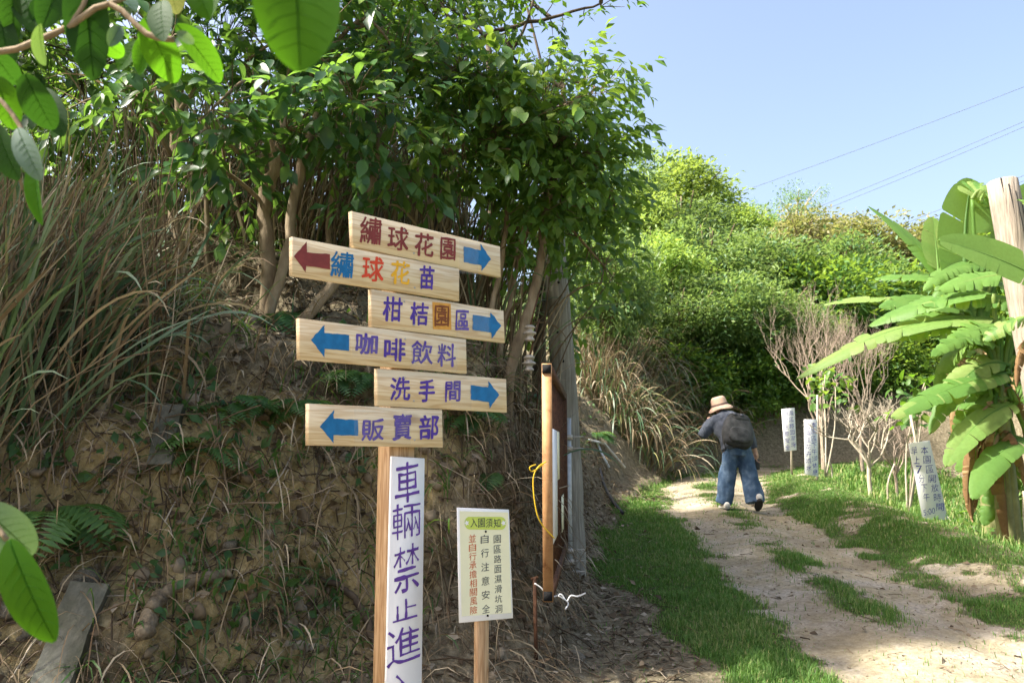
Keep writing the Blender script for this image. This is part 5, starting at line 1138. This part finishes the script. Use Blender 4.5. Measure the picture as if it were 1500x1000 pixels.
near_ = 1 / (0.6 + (fy_ / 7) ** 2)
setp(put('grass', turf(110000, gw * (fy_ > 3.5) * (fy_ < 18) * (fu < 2.2) * near_, 0.015, 0.06, 0.0045).build('grass', MAT['lawn_grass'])), 'short green grass beside and between the wheel tracks', 'grass', kind='stuff')
setp(put('grass', turf(30000, gw * (fy_ > 6) * (fy_ < 19) * (fu >= 2.0), 0.05, 0.2, 0.008).build('grass', MAT['lawn_grass'])), 'taller garden grass beyond the verge on the right', 'grass', kind='stuff')
# power lines far behind
for k, (x0, y0, x1, y1) in enumerate([(1060, 262, 1560, 104), (1180, 302, 1560, 152), (1180, 309, 1560, 160), (1230, 345, 1560, 232), (1230, 352, 1560, 240)]):
    a, b = P(x0 - 500, y0 + 158 * (500 / 380) * 0.9, 95), P(x1, y1, 70); mb = MB(); mb.tube([a + (b - a) * t_ - Vector((0, 0, 1.0 * 4 * t_ * (1 - t_))) for t_ in np.linspace(0, 1, 14)], 0.022, 4)
    setp(put('power_line', mb.build('power_line', MAT['cable_grey'])), ['topmost lone', 'upper pair, higher', 'upper pair, lower', 'lower pair, higher', 'lower pair, lower'][k] + ' thin power line crossing the sky', 'power line', 'power lines')

# ================================================================== THE WALKER
WP = G(1083, 748)[0]; WB = drop(WP.x, WP.y)
walker = thing('person', 'person seen from behind in bucket hat, dark jacket and wide jeans walking uphill', 'person', WB)
def ring_loft(mb, rings, n=18):
    """rings: (centre, rx, ry, tilt axis) stacked; each ring is an ellipse square to the spine"""
    c = np.array([r[0] for r in rings], float); tan = unit(np.gradient(c, axis=0)); vs = []
    for i, r in enumerate(rings):
        x = np.array([1.0, 0, 0]); x = unit(x - tan[i] * np.dot(x, tan[i])); y = np.cross(tan[i], x); a = np.linspace(0, 2 * math.pi, n, endpoint=False)
        vs.append(c[i] + np.cos(a)[:, None] * x * r[1] + np.sin(a)[:, None] * y * r[2])
    vs = np.concatenate(vs); fs = []
    for i in range(len(rings) - 1):
        for k in range(n):
            a, b = i * n + k, i * n + (k + 1) % n; fs += [(a, b, b + n), (a, b + n, a + n)]
    for k in range(1, n - 1): fs += [(0, k + 1, k), ((len(rings) - 1) * n, (len(rings) - 1) * n + k, (len(rings) - 1) * n + k + 1)]
    return mb.add(vs, np.array(fs))
def fused(name, mb, m, parent, voxel=0.012, fold=0.0, fs=9.0, smooth=4):
    """one continuous skin over overlapping lofts"""
    o = bpy.data.objects.new(name, mb.build(name, None)); col.objects.link(o)
    r = o.modifiers.new('r', 'REMESH'); r.mode = 'VOXEL'; r.voxel_size = voxel
    s = o.modifiers.new('s', 'SMOOTH'); s.iterations = smooth; s.factor = 0.6
    me = bpy.data.meshes.new_from_object(o.evaluated_get(bpy.context.evaluated_depsgraph_get())); bpy.data.objects.remove(o)
    n = len(me.vertices); v = np.empty(n * 3); me.vertices.foreach_get('co', v); v = v.reshape(-1, 3); nr = np.empty(n * 3); me.vertices.foreach_get('normal', nr); nr = nr.reshape(-1, 3)
    v[:, 0] += 0.09 * np.clip((v[:, 2] - 0.95) / 0.4, 0, 1)
    if fold: v = v + nr * (fold * fbm(v * np.array([fs, fs, fs * 0.45]) + 3, 3) * 2)[:, None]
    me.vertices.foreach_set('co', v.ravel()); me.update(); me.materials.clear(); me.materials.append(m); me.polygons.foreach_set('use_smooth', np.ones(len(me.polygons), bool)); me.name = name
    return put(name, me, None, parent, True)
def limb(mb, pts, rad, n=14):
    c = bend(pts, 12); mb.tube(c, np.interp(np.linspace(0, 1, len(c)), np.linspace(0, 1, len(rad)), rad), n)
LH, RH = (-0.325, 0.27, 1.09), (0.265, 0.075, 0.74)
mb = MB()
ring_loft(mb, [((0, 0, 0.74), 0.13, 0.10), ((0, 0.0, 0.85), 0.15, 0.11), ((-0.03, 0.06, 0.97), 0.13, 0.095), ((-0.09, 0.15, 1.09), 0.16, 0.11), ((-0.13, 0.21, 1.17), 0.15, 0.09), ((-0.16, 0.25, 1.22), 0.06, 0.055), ((-0.18, 0.29, 1.28), 0.052, 0.052), ((-0.195, 0.32, 1.32), 0.07, 0.085), ((-0.20, 0.335, 1.37), 0.076, 0.098), ((-0.21, 0.345, 1.42), 0.066, 0.085), ((-0.215, 0.35, 1.455), 0.03, 0.04)])
limb(mb, [(-0.27, 0.19, 1.16), (-0.385, 0.2, 0.97), LH], [0.05, 0.042, 0.026]); limb(mb, [(0.07, 0.18, 1.17), (0.19, 0.1, 0.96), RH], [0.05, 0.042, 0.026])
limb(mb, [(-0.09, 0, 0.78), (-0.13, 0.06, 0.45), (-0.17, 0.11, 0.09)], [0.09, 0.06, 0.04]); limb(mb, [(0.09, 0, 0.78), (0.14, 0.0, 0.45), (0.20, -0.15, 0.14)], [0.09, 0.06, 0.04])
mb.tube([(-0.245, 0.42, 1.36), (-0.255, 0.445, 1.345)], [0.012, 0.016], 8)                                   # nose
for s in (-1, 1): mb.tube([(-0.20 + s * 0.074, 0.325, 1.385), (-0.20 + s * 0.086, 0.315, 1.36), (-0.20 + s * 0.076, 0.325, 1.34)], [0.012, 0.015, 0.01], 8)
def hand(mb, at, d, side, curl):
    at, d, side = np.array(at), unit(d), unit(side); pn = np.cross(d, side); mb.tube([at - d * 0.01, at + d * 0.03, at + d * 0.075], [0.026, 0.034, 0.03], 10)
    for k in range(4):
        b = at + d * 0.07 + side * (k - 1.5) * 0.019; l = [0.034, 0.040, 0.037, 0.028][k]
        p1 = b + d * l; p2 = p1 + (d * math.cos(curl) + pn * math.sin(curl)) * l * 0.8; p3 = p2 + (d * math.cos(2 * curl) + pn * math.sin(2 * curl)) * l * 0.6; mb.tube([b, p1, p2, p3], [0.0095, 0.009, 0.0085, 0.0065], 8)
    t0 = at + d * 0.02 - side * 0.028; t1 = t0 + (d * 0.6 - side * 0.7) * 0.035; mb.tube([t0, t1, t1 + (d * 0.8 + pn * 0.4) * 0.03], [0.012, 0.010, 0.008], 8)
hand(mb, LH, (0.1, 0.25, 0.85), (1, 0.2, 0), 0.9); hand(mb, RH, (0.05, 0.05, -1), (0.2, 1, 0), 0.8)
body = fused('body', mb, MAT['skin'], walker, 0.007, smooth=2)
mb = MB(); ring_loft(mb, [((-0.195, 0.315, 1.29), 0.06, 0.07), ((-0.2, 0.325, 1.34), 0.086, 0.098), ((-0.21, 0.335, 1.40), 0.085, 0.10)]); fused('hair', mb, MAT['hair_dark'], walker, 0.01, 0.012, 20)
# wide jeans
mb = MB(); ring_loft(mb, [((0, 0.0, 0.70), 0.17, 0.13), ((0, 0.0, 0.78), 0.185, 0.135), ((0, 0.0, 0.86), 0.175, 0.13), ((-0.01, 0.02, 0.92), 0.16, 0.12)])
ring_loft(mb, [((-0.085, 0, 0.80), 0.090, 0.108), ((-0.10, 0.02, 0.62), 0.101, 0.110), ((-0.125, 0.05, 0.42), 0.104, 0.113), ((-0.15, 0.08, 0.22), 0.097, 0.113), ((-0.165, 0.10, 0.095), 0.101, 0.113)])
ring_loft(mb, [((0.085, 0, 0.80), 0.090, 0.108), ((0.115, 0.01, 0.62), 0.108, 0.113), ((0.145, -0.02, 0.42), 0.110, 0.113), ((0.165, -0.08, 0.22), 0.117, 0.117), ((0.175, -0.10, 0.11), 0.119, 0.117)])
fused('jeans', mb, MAT['denim_blue'], walker, 0.011, 0.032, 10)
# jacket with sleeves and hem
mb = MB(); ring_loft(mb, [((0, 0.0, 0.78), 0.20, 0.145), ((-0.01, 0.02, 0.88), 0.195, 0.145), ((-0.04, 0.07, 0.98), 0.185, 0.14), ((-0.09, 0.15, 1.09), 0.20, 0.14), ((-0.12, 0.20, 1.17), 0.19, 0.115), ((-0.15, 0.24, 1.23), 0.11, 0.08), ((-0.17, 0.27, 1.265), 0.075, 0.07)])
limb(mb, [(-0.20, 0.18, 1.15), (-0.29, 0.19, 1.13), (-0.39, 0.2, 0.965), (-0.335, 0.26, 1.06)], [0.085, 0.083, 0.07, 0.055]); limb(mb, [(0.0, 0.18, 1.15), (0.09, 0.17, 1.14), (0.195, 0.1, 0.96), (0.25, 0.08, 0.79)], [0.085, 0.083, 0.068, 0.054])
jk = fused('jacket', mb, MAT['denim_dark'], walker, 0.011, 0.034, 13)
mb = MB(); mb.box((-0.14, -0.135, 0.84), (0.09, 0.02, 0.11)); put('pocket', mb.build('pocket', MAT['denim_dark']), None, jk, True)
# bucket hat
mb = MB(); hc = np.array([-0.115, 0.335, 1.36]); prof = [(0.001, 0.128), (0.06, 0.126), (0.086, 0.112), (0.096, 0.09), (0.104, 0.03), (0.108, 0.005), (0.135, -0.02), (0.165, -0.052), (0.163, -0.056), (0.132, -0.026), (0.103, 0.0), (0.098, 0.03), (0.09, 0.085), (0.05, 0.118), (0.001, 0.12)]
n = 28; vs = []
for r, z in prof:
    for k in range(n):
        a = 2 * math.pi * k / n; wv = 0.012 * math.sin(3 * a + 1) * max(0, (r - 0.105) / 0.06); vs.append((r * math.cos(a), r * 1.08 * math.sin(a), z + wv))
vs = np.array(vs); ca, sa = math.cos(-0.25), math.sin(-0.25); vs = vs @ np.array([[ca, 0, sa], [0, 1, 0], [-sa, 0, ca]]).T + hc
fs = [(i * n + k, i * n + (k + 1) % n, (i + 1) * n + (k + 1) % n, (i + 1) * n + k) for i in range(len(prof) - 1) for k in range(n)]
mb.add(vs, np.array(fs)); hat = put('bucket_hat', mb.build('bucket_hat', MAT['felt_pink'], True), None, walker, True)
mb = MB(); vs = []
for z in (0.006, 0.028):
    for k in range(n): a = 2 * math.pi * k / n; vs.append((0.1125 * math.cos(a) * (1 - 0.03 * (z > 0.01)), 0.1215 * math.sin(a) * (1 - 0.03 * (z > 0.01)), z))
mb.add(np.array(vs) @ np.array([[ca, 0, sa], [0, 1, 0], [-sa, 0, ca]]).T + hc, np.array([(k, (k + 1) % n, n + (k + 1) % n, n + k) for k in range(n)])); put('hat_band', mb.build('hat_band', MAT['hat_band'], True), None, hat, True)
# shoes
for (c, yaw, pit, nm_) in (((-0.165, 0.07, 0.0), 0.1, 0.0, 'l'), ((0.205, -0.15, 0.015), -0.12, -0.6, 'r')):
    up_, so_ = MB(), MB()
    ring_loft(up_, [((0, -0.105, 0.06), 0.03, 0.035), ((0, -0.085, 0.065), 0.04, 0.05), ((0, -0.03, 0.065), 0.042, 0.05), ((0, 0.03, 0.05), 0.045, 0.04), ((0, 0.10, 0.04), 0.047, 0.03), ((0, 0.15, 0.033), 0.03, 0.02)])
    a = np.linspace(0, 2 * math.pi, 20, endpoint=False); ol = np.stack([0.048 * np.cos(a), 0.02 + 0.135 * np.sin(a)], 1); so_.add(np.concatenate([np.c_[ol, np.zeros(20)], np.c_[ol, np.full(20, 0.028)]]), np.array([(k, (k + 1) % 20, 20 + (k + 1) % 20, 20 + k) for k in range(20)])); so_.add(np.c_[ol, np.zeros(20)], np.array([(0, k + 1, k) for k in range(1, 19)])); so_.add(np.c_[ol, np.full(20, 0.028)], np.array([(0, k, k + 1) for k in range(1, 19)]))
    so = put('shoe', up_.build('shoe', MAT['shoe_white'], True), None, walker, True); sl = put('sole', so_.build('sole', MAT['shoe_sole']), None, so, True)
    so.location = c; so.rotation_euler = (pit, 0, yaw)
    if pit: so.location = (c[0], c[1] - 0.02, c[2] + 0.07)
# backpack: a thing carried on the back
bc = np.array([0.0, -0.055, 1.0]); pack = thing('backpack', 'black backpack worn by the walking person', 'backpack', WB + Vector(bc))
Rp = np.array(Matrix.Rotation(0.16, 3, 'Y') @ Matrix.Rotation(-0.42, 3, 'X'))
def puff(c, size, p=3.2, n=20):
    """soft-cornered bag"""
    vs = []; fs = []
    for i in range(n + 1):
        v = math.pi * (i / n - 0.5)
        for k in range(2 * n):
            u = math.pi * k / n; f = lambda t: math.copysign(abs(t) ** (2 / p), t)
            vs.append((f(math.cos(v)) * f(math.cos(u)) * size[0] / 2, f(math.cos(v)) * f(math.sin(u)) * size[1] / 2, f(math.sin(v)) * size[2] / 2))
    for i in range(n):
        for k in range(2 * n): fs.append((i * 2 * n + k, i * 2 * n + (k + 1) % (2 * n), (i + 1) * 2 * n + (k + 1) % (2 * n), (i + 1) * 2 * n + k))
    vs = np.array(vs); vs[:, 0] *= 1 - 0.22 * np.clip(vs[:, 2] / size[2] + 0.1, 0, 1); vs = vs + 0.04 * fbm(vs * 11 + c[2], 3)[:, None]
    return (vs + np.array(c)) @ Rp.T, np.array(fs)
for nm_, c, sz in (('bag', (0, 0, 0), (0.40, 0.22, 0.46)), ('front_pocket', (0, -0.10, -0.09), (0.28, 0.10, 0.22)), ('top_flap', (0, -0.02, 0.17), (0.30, 0.20, 0.13))):
    mb = MB(); mb.add(*puff(c, sz)); put(nm_, mb.build(nm_, MAT['bag_black'], True), None, pack, True)
for s in (-1, 1):
    mb = MB(); q = [np.array(p) @ Rp.T for p in ((s * 0.10, 0.06, 0.18), (s * 0.12, 0.14, 0.24), (s * 0.13, 0.26, 0.20), (s * 0.14, 0.30, 0.05))]; mb.tube(bend(q, 12), 0.016, 6); put('strap', mb.build('strap', MAT['bag_black'], True), None, pack, True)
mb = MB(); mb.tube(bend([np.array(p) @ Rp.T for p in ((-0.04, 0.02, 0.22), (0, 0.02, 0.26), (0.04, 0.02, 0.22))], 8), 0.008, 6); put('handle', mb.build('handle', MAT['bag_black'], True), None, pack, True)
for sx in (-0.07, 0.02):
    mb = MB(); mb.box(np.array((sx, -0.125, 0.19)) @ Rp.T, (0.035, 0.01, 0.03), Rp); put('buckle', mb.build('buckle', MAT['cable_grey']), None, pack, True)
pc = WB + Vector((0.275, 0.08, 0.60)); mb = MB(); mb.tube([pc + Vector((0, 0, 0.055)), pc + Vector((0, 0, 0.04)), pc, pc + Vector((0, 0, -0.07)), pc + Vector((0, 0, -0.08))], [0.018, 0.03, 0.036, 0.034, 0.02], 12)
setp(put('dark_pouch', mb.build('dark_pouch', MAT['bag_black'], True)), 'small dark pouch held low in the walker\'s right hand', 'pouch')
